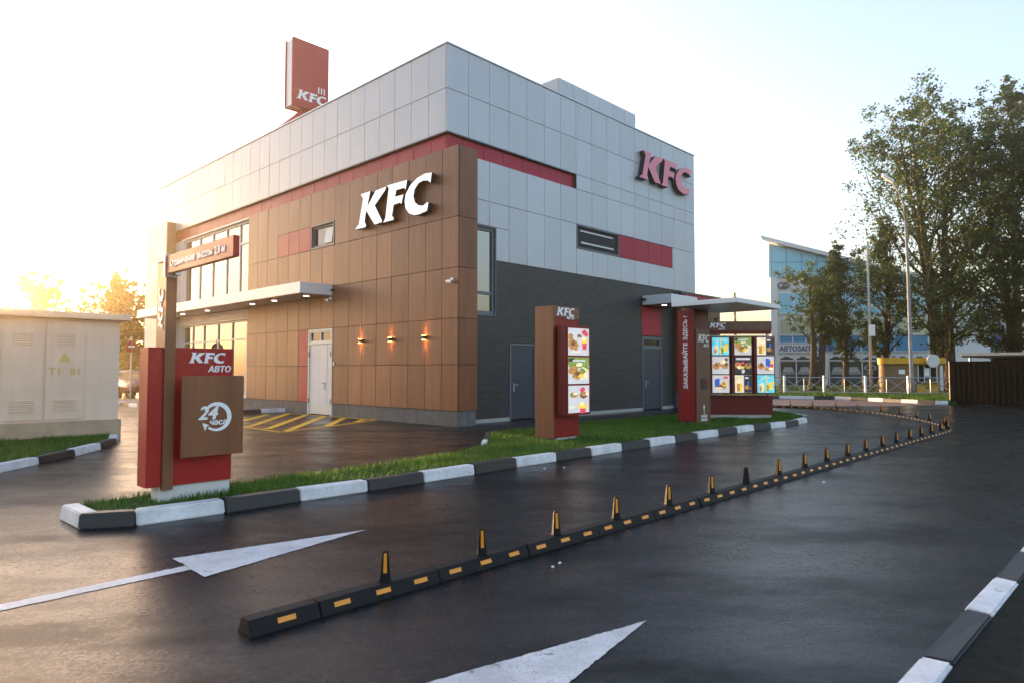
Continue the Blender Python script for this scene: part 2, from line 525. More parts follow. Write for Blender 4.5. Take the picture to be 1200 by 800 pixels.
GLY = {
'K': [(0.256,0.982),(0.715,0.988),(0.569,0.571),(0.974,0.954),(1.454,0.976),(1.41,0.89),(0.933,0.551),(1.262,0.102),(1.277,0.046),(0.941,0.028),(0.894,0.069),(0.522,0.481),(0.454,0.185),(0.529,0.057),(0.481,0.022),(0.0,0.027),(0.049,0.077),(0.172,0.144),(0.371,0.838)],
'F': [(1.499,0.995),(2.364,0.981),(2.304,0.737),(2.24,0.796),(1.906,0.798),(1.848,0.63),(2.213,0.623),(2.126,0.389),(2.066,0.439),(1.793,0.427),(1.722,0.138),(1.798,0.081),(1.789,0.026),(1.331,0.024),(1.429,0.13),(1.567,0.906)],
'C': [(3.362,0.966),(3.314,0.72),(3.216,0.799),(3.018,0.833),(2.839,0.804),(2.678,0.667),(2.63,0.496),(2.701,0.329),(2.864,0.225),(3.044,0.194),(3.173,0.253),(3.24,0.236),(3.183,0.04),(2.866,0.0),(2.664,0.014),(2.457,0.086),(2.31,0.24),(2.265,0.43),(2.306,0.606),(2.491,0.806),(2.777,0.944),(3.096,1.0)],
}
def slant_letters(mbs, h, depth, face='right', org=(0, 0, 0), squeeze=1.0, rot=0.0):
    """the three heavy slanted capitals, one list of MBs per glyph; org = lower left corner on the surface"""
    ox, oy, oz = org
    for key, mb in mbs:
        pts = GLY[key]
        out = []
        for x, z in pts:
            x *= h * squeeze; z *= h
            if rot:
                x, z = x * math.cos(rot) - z * math.sin(rot), x * math.sin(rot) + z * math.cos(rot)
            if face == 'right': out.append((ox + x, oy, oz + z))
            else: out.append((ox, oy - x, oz + z))
        n = Vector((0, -1, 0)) if face == 'right' else Vector((-1, 0, 0))
        mb.prism(out[::-1], n * depth, n * 0.0, 0, 1)
def flat_logo(parent, h, face, org, mat, name="lettering", depth=0.006, squeeze=1.0, rot=0.0):
    mb = MB()
    slant_letters([(k, mb) for k in "KFC"], h, depth, face, org, squeeze, rot)
    return mb.build(name, [mat, mat], parent)

# building frame: x runs along the right facade, y along the left facade
ROT = R(46.28)
ux, uy = math.cos(ROT), math.sin(ROT)
ORG = Vector((-1.7507, 17.8905, 0))
def W(a, b, z=0):
    return Vector((ORG.x + a * ux - b * uy, ORG.y + a * uy + b * ux, z))

# ------------------------------------------------------------------ ground, roads, kerbs
mb = MB()
N = 24
xs = [-240, -120, -60, -30, -12, 0, 12, 30, 60, 120, 240]
for i in range(len(xs) - 1):
    for j in range(len(xs) - 1):
        mb.quad([(xs[i], xs[j], 0), (xs[i + 1], xs[j], 0), (xs[i + 1], xs[j + 1], 0), (xs[i], xs[j + 1], 0)])
struct(mb.build("ground", M["asphalt"]))

mb = MB()
mb.quad([(2, 27.9, 0.004), (15.5, 27.6, 0.004), (19.0, 29.2, 0.004), (18.2, 30.2, 0.004), (17, 31.2, 0.004), (16.0, 33.6, 0.004), (13, 34.6, 0.004), (2, 34.6, 0.004)])
struct(mb.build("side_road", M["asphalt_red"]))

def offset_poly(p, d):
    out = []
    for i in range(len(p)):
        a = Vector(p[max(i - 1, 0)]); b_ = Vector(p[min(i + 1, len(p) - 1)])
        t_ = (b_ - a).normalized(); n_ = Vector((-t_.y, t_.x))
        out.append(Vector(p[i]) + n_ * d)
    return out
def resample(p, step):
    p = [Vector(q) for q in p]
    L = [0]
    for i in range(1, len(p)): L.append(L[-1] + (p[i] - p[i - 1]).length)
    n = max(1, round(L[-1] / step)); out = []
    for k in range(n + 1):
        s = L[-1] * k / n; i = 1
        while i < len(p) - 1 and L[i] < s: i += 1
        f = (s - L[i - 1]) / max(1e-9, L[i] - L[i - 1])
        out.append(p[i - 1].lerp(p[i], min(1, max(0, f))))
    return out
def kerb(name, line, start_white, h=0.14, w=0.15, z0=0.0, batter=0.02, side=1):
    """line: foot of the road face, one stone per point pair; the body lies to the left (side=1) of travel"""
    mb = MB()
    foot = line
    t1 = offset_poly(line, side * batter); t2 = offset_poly(line, side * (batter + w))
    for i in range(len(line) - 1):
        mat = 0 if (i % 2 == 0) == start_white else 1
        g = 0.004
        def lp(q, f): return q[i].lerp(q[i + 1], f)
        L_ = (Vector(line[i + 1]) - Vector(line[i])).length
        f0, f1 = g / L_, 1 - g / L_
        jz = random.uniform(-0.004, 0.004)
        lo = [lp(foot, f0), lp(foot, f1), lp(t2, f1), lp(t2, f0)]
        hi = [lp(t1, f0), lp(t1, f1), lp(t2, f1), lp(t2, f0)]
        ju = [random.uniform(-0.006, 0.006) for _ in range(6)]
        mb.hexa([(q.x, q.y, z0) for q in lo] + [(q.x + ju[0], q.y + ju[1], z0 + h + jz + ju[2 + k]) for k, q in enumerate(hi)], mat)
    return struct(mb.build(name, [M["kerb_white"], M["kerb_black"]], bevel=0.012))

front = [(-3.97,6.24),(-3.5,6.36),(-2.91,6.94),(-2.34,7.56),(-1.72,8.17),(-1.13,8.82),(-0.51,9.49),(0.08,10.19),(0.72,10.87),(1.36,11.53),(1.99,12.22),(2.64,12.93),(3.30,13.66),(3.93,14.33),(4.58,15.02),(5.24,15.74),(5.86,16.38),(6.47,16.93),(7.06,17.46),(7.68,18.15),(8.26,18.95),(8.68,19.85),(8.82,20.85),(8.70,21.85),(8.30,22.75),(7.6,23.5)]
front_v = [Vector(p) for p in front]
kerb("kerb", front_v, False)
kerb("kerb", [Vector((-4.42, 6.66)), Vector((-3.98, 6.26))], True)
# narrow strip, wide lawn
inner = offset_poly(front_v, 0.155)
back = [Vector(p) for p in [(-4.30,6.80),(-3.72,7.55),(-2.9,8.45),(-2.0,9.45),(-1.2,10.5),(-0.60,11.55),(-0.47,12.3),(-0.45,13.1),(-0.44,14.5),(1.97,17.35),(3.68,19.3),(4.95,20.6),(6.0,22.2),(6.6,23.3)]]
lawn_poly = inner[1:] + back[::-1]
lawn_poly[0:0] = [Vector((-3.88, 6.42))]
mb = MB()
mb.prism([(p.x, p.y, 0.0) for p in lawn_poly], (0, 0, 0.115), (0, 0, -0.02))
struct(mb.build("lawn_soil", M["turf"]))
# short return kerb where the lawn widens
mb = MB()
d_ = (Vector((-0.52, 14.5)) - Vector((-0.50, 12.5))).normalized()
for k, (y0, y1, mt) in enumerate(((12.30, 12.95, 0), (12.96, 13.75, 1), (13.76, 14.5, 1))):
    mb.box(-0.56, -0.45, y0, y1, 0, 0.145, mt)
struct(mb.build("kerb", [M["kerb_white"], M["kerb_black"]], bevel=0.01))

def in_poly(px, py, poly):
    ins = np.zeros(len(px), bool)
    n = len(poly)
    for i in range(n):
        x0, y0 = poly[i]; x1, y1 = poly[(i + 1) % n]
        c = ((y0 > py) != (y1 > py)) & (px < (x1 - x0) * (py - y0) / (y1 - y0 + 1e-12) + x0)
        ins ^= c
    return ins
def grass(name, poly, z, n, h, wdt, seed, mat="grass", spill=0.03, keep_out=()):
    rng = np.random.default_rng(seed)
    P = np.array([(p[0], p[1]) for p in poly])
    lo, hi = P.min(0) - spill, P.max(0) + spill
    px = rng.uniform(lo[0], hi[0], n); py = rng.uniform(lo[1], hi[1], n)
    k = in_poly(px, py, P)
    # thin, uneven patches
    pat = np.sin(px * 3.1 + 1.3 * np.sin(py * 2.3)) * np.sin(py * 2.7 + 1.1 * np.sin(px * 1.9))
    k &= rng.uniform(0, 1, n) < 0.80 + 0.25 * pat
    for x0, y0, r0 in keep_out:
        k &= (px - x0) ** 2 + (py - y0) ** 2 > r0 * r0
    px, py, pat = px[k], py[k], pat[k]
    n = len(px)
    hh = h * rng.uniform(0.45, 1.3, n) * (1 + 0.3 * pat)
    an = rng.uniform(0, 2 * np.pi, n); ln = rng.uniform(0.1, 0.75, n) * hh
    la = rng.uniform(0, 2 * np.pi, n)
    w2 = wdt * rng.uniform(0.6, 1.3, n) / 2
    V = np.zeros((n, 3, 3))
    V[:, 0] = np.stack([px - w2 * np.cos(an), py - w2 * np.sin(an), np.full(n, z)], 1)
    V[:, 1] = np.stack([px + w2 * np.cos(an), py + w2 * np.sin(an), np.full(n, z)], 1)
    V[:, 2] = np.stack([px + ln * np.cos(la), py + ln * np.sin(la), z + hh], 1)
    me = bpy.data.meshes.new(name)
    me.vertices.add(3 * n); me.vertices.foreach_set("co", V.reshape(-1).astype(np.float32))
    me.loops.add(3 * n); me.loops.foreach_set("vertex_index", np.arange(3 * n, dtype=np.int32))
    me.polygons.add(n); me.polygons.foreach_set("loop_start", np.arange(0, 3 * n, 3, dtype=np.int32))
    me.materials.append(M[mat]); me.update(); me.validate()
    o = bpy.data.objects.new(name, me); COL.objects.link(o)
    return o
strip = [q for q in lawn_poly if True]
near_poly = [(-3.86,6.45)] + [tuple(p) for p in inner[1:11]] + [(-0.3,13.0)] + [tuple(p) for p in back[:8]][::-1]
o = grass("lawn_grass", near_poly, 0.11, 120000, 0.065, 0.010, 3)
o["label"] = "short green lawn grass on the narrow near end of the kerbed island"; o["category"] = "grass"; struct(o, "stuff")
far_poly = [tuple(p) for p in inner[10:]] + [tuple(p) for p in back[::-1]][:8] + [(-0.42,13.0)]
o = grass("lawn_grass", far_poly, 0.11, 170000, 0.065, 0.017, 4)
o["label"] = "green lawn grass round the menu boards on the wide end of the island"; o["category"] = "grass"; struct(o, "stuff")

# right kerb with dark ground behind
rk = [Vector(p) for p in [(0.35,1.70),(1.05,2.42),(1.70,3.08),(2.01,3.40),(2.66,4.05),(3.27,4.66),(3.93,5.33),(4.6,6.0),(5.3,6.7),(6.0,7.4),(6.7,8.1),(7.4,8.8),(8.1,9.5)]]
kerb("kerb", rk, True, h=0.05, w=0.135, batter=0.01, side=-1)
mb = MB()
edge = offset_poly(rk, -0.148)
pp = [(p.x, p.y, 0.036) for p in edge] + [(30, 9.5, 0.036), (30, -8, 0.036), (0.5, -8, 0.036)]
mb.quad(pp)
struct(mb.build("verge", M["soil"]))
gp = [(3.45,4.62),(4.5,5.65),(8.2,9.35),(9.5,8.5),(5.2,4.2),(4.05,4.55)]
o = grass("verge_grass", gp, 0.036, 30000, 0.08, 0.012, 9)
o["label"] = "low grass growing behind the right hand black and white kerb"; o["category"] = "grass"; struct(o, "stuff")

# booth kerb and grass strip
bk = resample([(-6.6,6.6),(-7.0,8.2),(-7.25,9.6),(-7.3,10.4),(-7.36,11.4),(-7.55,12.5),(-7.86,13.6),(-8.3,14.35)], 1.0)
kerb("kerb", bk, False, h=0.12, w=0.15)
bpoly = [p for p in offset_poly(bk, 0.16)] + [Vector((-8.6,14.5)), Vector((-9.9,13.1)), Vector((-13,10)), Vector((-11,6.5))]
mb = MB(); mb.prism([(p.x, p.y, 0) for p in bpoly], (0, 0, 0.10), (0, 0, -0.02))
struct(mb.build("lawn_soil", M["turf"]))
o = grass("lawn_grass", [tuple(p) for p in bpoly], 0.09, 50000, 0.08, 0.018, 11)
o["label"] = "sunlit grass strip in front of the pale transformer booth"; o["category"] = "grass"; struct(o, "stuff")

# far kerb, far verge
fk = [Vector(p) for p in [(2,36.2),(4,36.0),(6,35.8),(8,35.6),(10,35.35),(12,35.05),(13.68,34.7),(15.25,34.2),(16.05,33.75),(16.55,33.1),(16.95,32.3),(17.2,31.45),(17.5,30.55),(17.8,29.75),(18.15,29.1),(18.6,28.9)]]
kerb("kerb", fk, True, h=0.16, w=0.18)
fpoly = offset_poly(fk, 0.19) + [Vector((30, 30)), Vector((60, 44)), Vector((60, 62)), Vector((-2, 62)), Vector((-2, 36.5))]
mb = MB(); mb.prism([(p.x, p.y, 0) for p in fpoly], (0, 0, 0.12), (0, 0, -0.02))
struct(mb.build("far_verge", M["turf"]))
gp = [tuple(p) for p in offset_poly(fk, 0.19)][5:] + [(23,32.5),(23.5,37),(16,41),(10,41)]
o = grass("verge_grass", gp, 0.11, 60000, 0.13, 0.04, 12)
o["label"] = "rough grass along the steel railing across the road"; o["category"] = "grass"; struct(o, "stuff")

# painted markings (each a thin sheet above the asphalt)
def ragged(poly, step=0.035, amp=0.006):
    out = []; n_ = len(poly)
    for i in range(n_):
        p, q = Vector(poly[i]), Vector(poly[(i + 1) % n_]); L_ = (q - p).length; k_ = max(1, int(L_ / step))
        nn_ = Vector((-(q - p).y, (q - p).x)).normalized() if L_ > 0 else Vector((0, 0))
        for j in range(k_):
            w_ = random.gauss(0, amp * .5) if 0 < j else 0
            r_ = p.lerp(q, j / k_) + nn_ * w_
            out.append((r_.x, r_.y, z))
    return out
mb = MB()
z = 0.004
mb.quad(ragged([(-1.33,6.22),(-2.62,5.28),(-2.42,5.085),(-2.30,4.95),(-2.16,4.81)]))
d1 = Vector((-0.55, -0.62)).normalized() * 5
mb.quad(ragged([(-2.425,5.085),(-3.15-3.9,4.235-4.35),(-3.07-3.9,4.125-4.35),(-2.335,4.99)]))
struct(mb.build("road_arrow", M["road_white"]))
T_ = Vector((0.782, 3.984)); a_ = (Vector((-0.381, 3.211)) - T_); b_ = (Vector((0.265, 3.202)) - T_)
pa = T_ + a_.normalized() * 1.62; pb = T_ + b_.normalized() * 1.55
mid_ = (pa + pb) / 2; dd = (mid_ - T_).normalized(); nn = Vector((-dd.y, dd.x)) * 0.075
mb = MB()
mb.quad(ragged([(T_.x, T_.y), (pa.x, pa.y), (pb.x, pb.y)], .025, .005))
q0, q1 = mid_ + nn, mid_ - nn
mb.quad([(q0.x, q0.y, z), ((q0 + dd * 3).x, (q0 + dd * 3).y, z), ((q1 + dd * 3).x, (q1 + dd * 3).y, z), (q1.x, q1.y, z)])
struct(mb.build("road_arrow", M["road_white"]))

mb = MB()
def stripe(p, q, w, zz):
    p, q = Vector(p), Vector(q); n_ = (q - p).normalized(); n_ = Vector((-n_.y, n_.x)) * w / 2
    mb.quad([(p.x + n_.x, p.y + n_.y, zz), (q.x + n_.x, q.y + n_.y, zz), (q.x - n_.x, q.y - n_.y, zz), (p.x - n_.x, p.y - n_.y, zz)])
for p, q in (((-5.42,15.97),(-3.97,19.83)),((-5.42,15.97),(-8.8,19.4)),((-3.97,19.83),(-7.75,23.2)),((-8.8,19.4),(-9.2,22.1))): stripe(p, q, 0.13, 0.004)
for p, q in (((-7.62,18.41),(-8.02,22.3)),((-6.77,17.47),(-7.53,22.9)),((-6.06,16.82),(-6.72,22.2)),((-5.38,16.2),(-5.94,21.5)),((-4.83,17.77),(-5.12,20.68)),((-4.37,18.95),(-4.38,20.1))): stripe(p, q, 0.20, 0.008)
struct(mb.build("hatched_marking", M["yellow_paint"]))

# sidewalk at the entrance, building local frame
mb = MB()
mb.box(-2.5, -0.02, 8.62, 21.0, 0, 0.125)
o = mb.build("pavement", plain("paving", (0.20, 0.19, 0.18), 0.7, var=0.15, scale=4, bmp=0.2), loc=ORG, rotz=ROT); struct(o)
kl = [W(0.0, 8.45).xy, W(-0.95, 8.45).xy, W(-1.75, 8.45).xy, W(-2.6, 8.45).xy, W(-2.68, 9.4).xy, W(-2.68, 10.4).xy, W(-2.68, 11.4).xy, W(-2.68, 12.4).xy, W(-2.68, 13.4).xy, W(-2.68, 14.4).xy, W(-2.68, 15.4).xy, W(-2.68, 16.4).xy, W(-2.68, 17.4).xy]
kerb("kerb", [Vector(p) for p in kl], True, h=0.14, side=-1)

# ------------------------------------------------------------------ the restaurant
B = thing("restaurant", "two storey restaurant clad in grey, red and wood panels with dark tiled base", "building", ORG, ROT)
FX = [0, .79, 1.6, 2.41, 3.19, 3.99, 4.78, 5.58, 6.43, 7.28, 8.11, 9.0, 9.92, 10.83, 11.75, 12.69, 13.4]
LY = [round(0.775 * i, 3) for i in range(28)]; LY[-1] = 21.5
def pan(mb, side, s0, s1, z0, z1, d=0.0, t=0.04, gap=0.0075, mat=0):
    s0 += gap; s1 -= gap; z0 += gap; z1 -= gap
    j = [random.uniform(-0.0035, 0.0035) for _ in range(4)] if (s1 - s0) > .2 else [0] * 4
    if side == 'R': mb.hexa([(s0, d + j[0], z0), (s1, d + j[1], z0), (s1, d + t, z0), (s0, d + t, z0), (s0, d + j[2], z1), (s1, d + j[3], z1), (s1, d + t, z1), (s0, d + t, z1)], mat)
    else: mb.hexa([(d + j[0], s0, z0), (d + t, s0, z0), (d + t, s1, z0), (d + j[1], s1, z0), (d + j[2], s0, z1), (d + t, s0, z1), (d + t, s1, z1), (d + j[3], s1, z1)], mat)

mb = MB()       # core behind the ventilated panels
mb.box(0.30, 13.36, 0.30, 21.46, 0, 10.0)
mb.box(0.06, 13.36, 0.06, 21.46, 9.0, 10.22)
mb.box(0.06, 13.36, 0.06, 21.46, 7.93, 9.0)
mb.box(5.6, 13.36, 0.06, 0.3, 0.1, 7.93)
mb.box(2.45, 5.6, 0.06, 0.3, 0.1, 7.25)
mb.box(0.2, 5.6, 0.2, 0.3, 7.25, 7.93)
mb.box(0.2, 0.3, 0.3, 20.4, 7.25, 7.93)
mb.build("wall", M["gap"], B)

mb = MB()       # grey composite cladding
for i in range(16):
    a0, a1 = FX[i], FX[i + 1]
    pan(mb, 'R', a0, a1, 9.05, 10.27); pan(mb, 'R', a0, a1, 7.87, 9.05)
    if a0 >= 5.57:
        pan(mb, 'R', a0, a1, 7.38, 7.87); pan(mb, 'R', a0, a1, 6.23, 7.38)
    elif a1 > 0.5:
        pan(mb, 'R', max(a0, 0.55), a1, 6.23, 7.38)
    if a1 <= 2.42:
        if a0 < 1.5: pan(mb, 'R', max(a0, .5), a1, 5.53, 6.23)
        else: pan(mb, 'R', a0, a1, 5.53, 6.23); pan(mb, 'R', 1.88, a1, 4.58, 5.53)
    elif a1 <= 5.6: pan(mb, 'R', a0, a1, 4.58, 6.23)
    elif a0 < 11.7: pan(mb, 'R', a0, a1, 4.58, 5.42)
    else: pan(mb, 'R', a0, a1, 4.58, 6.23)
pan(mb, 'R', 11.62, 11.75, 5.42, 6.23)
for i in range(27):
    b0, b1 = LY[i], LY[i + 1]
    b0 += 0.041 if i == 0 else 0
    pan(mb, 'L', b0, b1, 9.05, 10.27); pan(mb, 'L', b0, b1, 7.87, 9.05)
for b0, b1 in ((18.38, 19.2), (19.2, 20.0), (20.0, 20.75), (20.75, 21.5)):
    for z0, z1 in ((0.4, 2.1), (2.1, 3.8), (4.25, 5.8), (5.8, 7.33)):
        pan(mb, 'L', b0, b1, z0, z1)
# far end walls
for a0, a1 in zip(FX[:-1], FX[1:]): mb.box(a0 + .006, a1 - .006, 21.465, 21.5, 0.4, 10.27)
for b0, b1 in zip(LY[1:-1], LY[2:]): mb.box(13.365, 13.4, b0 + .006, b1 - .006, 4.6, 10.27)
mb.build("grey_cladding", M["panel_grey"], B)

mb = MB()
for i, (a0, a1) in enumerate(((0.1, .68), (.68, 1.46), (1.46, 2.25), (2.25, 3.07), (3.07, 3.87), (3.87, 4.68), (4.68, 5.56))):
    pan(mb, 'R', a0, a1, 7.38, 7.84, 0.10)
for i in range(26):
    b0, b1 = LY[i], LY[i + 1]
    if i == 0: b0 = 0.141
    pan(mb, 'L', b0, min(b1, 19.6), 7.37, 7.84, 0.10) if b0 < 19.5 else None
mb.build("red_band", M["panel_red"], B)
mb = MB()       # drip edges under the grey band and at the roof edge
mb.box(0.004, 0.16, 0.03, 20.4, 7.845, 7.868); mb.box(0.165, 5.57, 0.004, 0.16, 7.845, 7.868)
mb.box(5.568, 5.60, -0.004, 0.12, 7.37, 7.84)
mb.build("drip_edge", M["trim"], B)
mb = MB()
mb.box(-0.03, 0.30, -0.03, 21.53, 10.272, 10.31); mb.box(0.301, 13.43, -0.03, 0.30, 10.272, 10.31)
mb.box(13.13, 13.43, 0.301, 21.53, 10.272, 10.31); mb.box(0.301, 13.129, 21.2, 21.53, 10.272, 10.31)
mb.build("parapet_cap", M["steel"], B)
mb = MB(); mb.box(0.29, 13.2, 0.29, 21.3, 10.0, 10.05)
mb.build("roof", M["trim"], B)

mb = MB()       # red accent panels
for a0, a1 in ((8.0, 9.0), (9.0, 9.92), (9.92, 10.83), (10.83, 11.62)): pan(mb, 'R', a0, a1, 5.42, 6.22)
mb.build("red_panel", M["panel_red"], B); mb = MB()
pan(mb, 'R', 9.41, 10.75, 2.72, 3.78, 0.0)
mb.build("red_panel", M["panel_red"], B); mb = MB()
for b0, b1 in ((6.86, 7.61), (7.61, 8.34), (8.34, 9.12)): pan(mb, 'L', b0, b1, 5.46, 6.26, -0.1)
mb.build("red_panel", M["panel_red"], B); mb = MB()
for z0, z1 in ((0.40, 1.6), (1.6, 2.8)): pan(mb, 'L', 6.9, 7.55, z0, z1, -0.1)
mb.build("red_panel", M["panel_red"], B)

mb = MB()       # wood laminate volume wrapping the corner
WY = [-.58, .06, .75, 1.5, 2.29, 3.03, 3.78, 4.5, 5.36]
WY2 = [6.1, 6.84, 7.58, 8.34, 9.12, 9.9, 10.68, 11.45]
ZR = [0.40, 1.60, 2.80, 4.13, 5.46]
for i in range(8):
    for z0, z1 in zip(ZR[:-1], ZR[1:]): pan(mb, 'L', WY[i], WY[i + 1], z0, z1, -0.1)
    pan(mb, 'L', WY[i], WY[i + 1], 5.46, 7.35, -0.1)
W3 = [5.36] + WY2
for i in range(8):
    b0, b1 = W3[i], W3[i + 1]
    for z0, z1 in zip(ZR[:-1], ZR[1:]):
        if z1 <= 2.81 and b0 < 7.5:
            if b0 > 6.8 and False: pass
            continue
        pan(mb, 'L', b0, b1, z0, z1, -0.1)
    if b0 < 9.0: pan(mb, 'L', b0, b1, 6.26, 7.35, -0.1)
    else: pan(mb, 'L', b0, b1, 5.46, 7.35, -0.1)
pan(mb, 'L', 5.36, 5.42, 0.4, 2.8, -0.1); pan(mb, 'L', 7.55, 7.58, 0.4, 2.8, -0.1)
pan(mb, 'L', 6.1, 6.84, 5.46, 5.462, -0.1, gap=0)
for z0, z1 in zip(ZR + [5.46], ZR[1:] + [7.35, 7.35]):
    if z1 > z0: pan(mb, 'R', -0.058, 0.60, z0, z1, -0.58)
mb.box(-0.085, 0.60, -0.56, -0.05, 7.3, 7.345)
mb.box(-0.085, 0.02, -0.05, 11.44, 7.3, 7.345)
pan(mb, 'L', 11.45, 11.455, .4, 7.35, -.1, t=.35, gap=0)
mb.box(0.56, 0.60, -0.538, 0.0, 0.4, 7.34)
mb.build("wood_cladding", M["wood"], B)
mb = MB()       # backing of the wood volume
mb.box(-0.045, 0.555, -0.525, 0.2, 0.05, 7.29)
mb.box(-0.045, 0.3, 0.2, 5.38, 0.05, 7.29); mb.box(-0.045, 0.3, 7.5, 11.40, 0.05, 5.4); mb.box(-0.045, 0.3, 5.38, 7.5, 2.82, 5.4)
mb.box(-0.045, 0.3, 6.88, 11.40, 5.4, 6.3); mb.box(-0.045, 0.3, 5.38, 11.40, 6.3, 7.29)
mb.build("cladding_backing", M["gap"], B)
mb = MB()
mb.box(-0.075, 0.3, -0.555, 5.36, -0.05, 0.395); mb.box(-0.075, 0.3, 6.92, 18.4, -0.05, 0.395); mb.box(0.301, 0.575, -0.555, 0.05, -0.05, 0.395)
mb.box(-0.03, 0.3, 18.41, 21.45, -0.05, 0.395)
mb.build("plinth", M["plinth"], B, bevel=0.006)

mb = MB()       # dark clinker base of the right facade
mb.box(0.6, 2.41, 0.0, 0.05, 0.10, 2.97); mb.box(1.9, 2.41, 0.0, 0.05, 2.97, 4.57)
mb.box(2.41, 3.58, 0.0, 0.05, 2.26, 4.57); mb.box(3.58, 9.40, 0.0, 0.05, 0.10, 4.57)
mb.box(9.40, 10.76, 0.0, 0.05, 3.80, 4.57); mb.box(10.76, 13.4, 0.0, 0.05, 0.10, 4.57)
mb.build("tiled_wall", M["brick"], B)
mb = MB()
mb.box(0.6, 2.41, -0.02, 0.05, 0.0, 0.10); mb.box(3.58, 9.40, -0.02, 0.05, 0.0, 0.10); mb.box(10.76, 11.6, -0.02, 0.05, 0.0, 0.10)
mb.build("base_strip", M["steel"], B)

def window(side, s0, s1, z0, z1, face, depth, mull=(), rails=(), fm="frame_grey", gm="glass", fw=0.06, surround=0.0, name="window"):
    """frame = part, pane = sub-part; face = outer plane, glass set back by depth"""
    f = MB(); g = MB()
    def bx(m_, a, b_, zz0, zz1, d0, d1):
        if side == 'R': m_.box(a, b_, face + d0, face + d1, zz0, zz1)
        else: m_.box(face + d0, face + d1, a, b_, zz0, zz1)
    bx(f, s0, s0 + fw, z0, z1, depth - .05, depth + .03); bx(f, s1 - fw, s1, z0, z1, depth - .05, depth + .03)
    bx(f, s0 + fw, s1 - fw, z0, z0 + fw, depth - .05, depth + .03); bx(f, s0 + fw, s1 - fw, z1 - fw, z1, depth - .05, depth + .03)
    for q in mull: bx(f, q - fw * .45, q + fw * .45, z0 + fw, z1 - fw, depth - .045, depth + .028)
    for q in rails: bx(f, s0 + fw, s1 - fw, q - fw * .45, q + fw * .45, depth - .04, depth + .026)
    # reveals
    if surround:
        k = surround
        bx(f, s0 - k, s0 - .001, z0 - k, z1 + k, -0.008, depth + .02); bx(f, s1 + .001, s1 + k, z0 - k, z1 + k, -0.008, depth + .02)
        bx(f, s0, s1, z0 - k, z0 - .001, -0.008, depth + .02); bx(f, s0, s1, z1 + .001, z1 + k, -0.008, depth + .02)
    bx(g, s0 + .01, s1 - .01, z0 + .01, z1 - .01, depth, depth + .012)
    o = f.build(name, M[fm], B)
    g.build("pane", M[gm], o)
    return o
# left facade: two storeys of shopfront glazing
window('L', 11.52, 18.30, 4.22, 7.30, 0.0, 0.16, (12.70, 13.93, 15.29, 16.65), (6.45,), "frame_white", "glass", 0.09, 0.06)
window('L', 11.52, 18.30, 0.42, 3.42, 0.0, 0.16, (11.95, 13.28, 14.63, 16.08, 17.28), (2.67,), "frame_white", "glass", 0.07, 0.06)
mb = MB()
for b0, b1 in zip((11.46, 12.8, 14.2, 15.6, 17.0), (12.8, 14.2, 15.6, 17.0, 18.38)): pan(mb, 'L', b0, b1, 3.49, 3.82, 0.0)
mb.build("pale_panels", M["panel_pale"], B)
# small tilted window in the wood
o = window('L', 5.44, 6.78, 5.52, 6.22, -0.1, 0.12, (), (), "frame_grey", "glass_dark", 0.07, 0.05)
s = MB(); s.hexa([(-0.06, 5.60, 5.60), (-0.03, 5.60, 5.60), (-0.03, 6.05, 5.60), (-0.06, 6.05, 5.60), (0.0, 5.60, 6.1), (0.018, 5.60, 6.1), (0.018, 6.05, 6.1), (0.0, 6.05, 6.1)])
s.build("sash", M["frame_white"], o)
# right facade windows
window('R', 0.62, 1.84, 3.02, 5.48, 0.0, 0.10, (), (3.62,), "frame_grey", "glass", 0.09, 0.04)
o = window('R', 5.64, 7.94, 5.48, 6.17, 0.0, 0.14, (), (), "frame_grey", "glass_dark", 0.09, 0.05)
s = MB(); s.box(5.85, 7.7, 0.02, 0.045, 5.62, 5.68); s.box(5.85, 7.7, 0.05, 0.07, 6.02, 6.07)
s.build("sash", M["steel"], o)

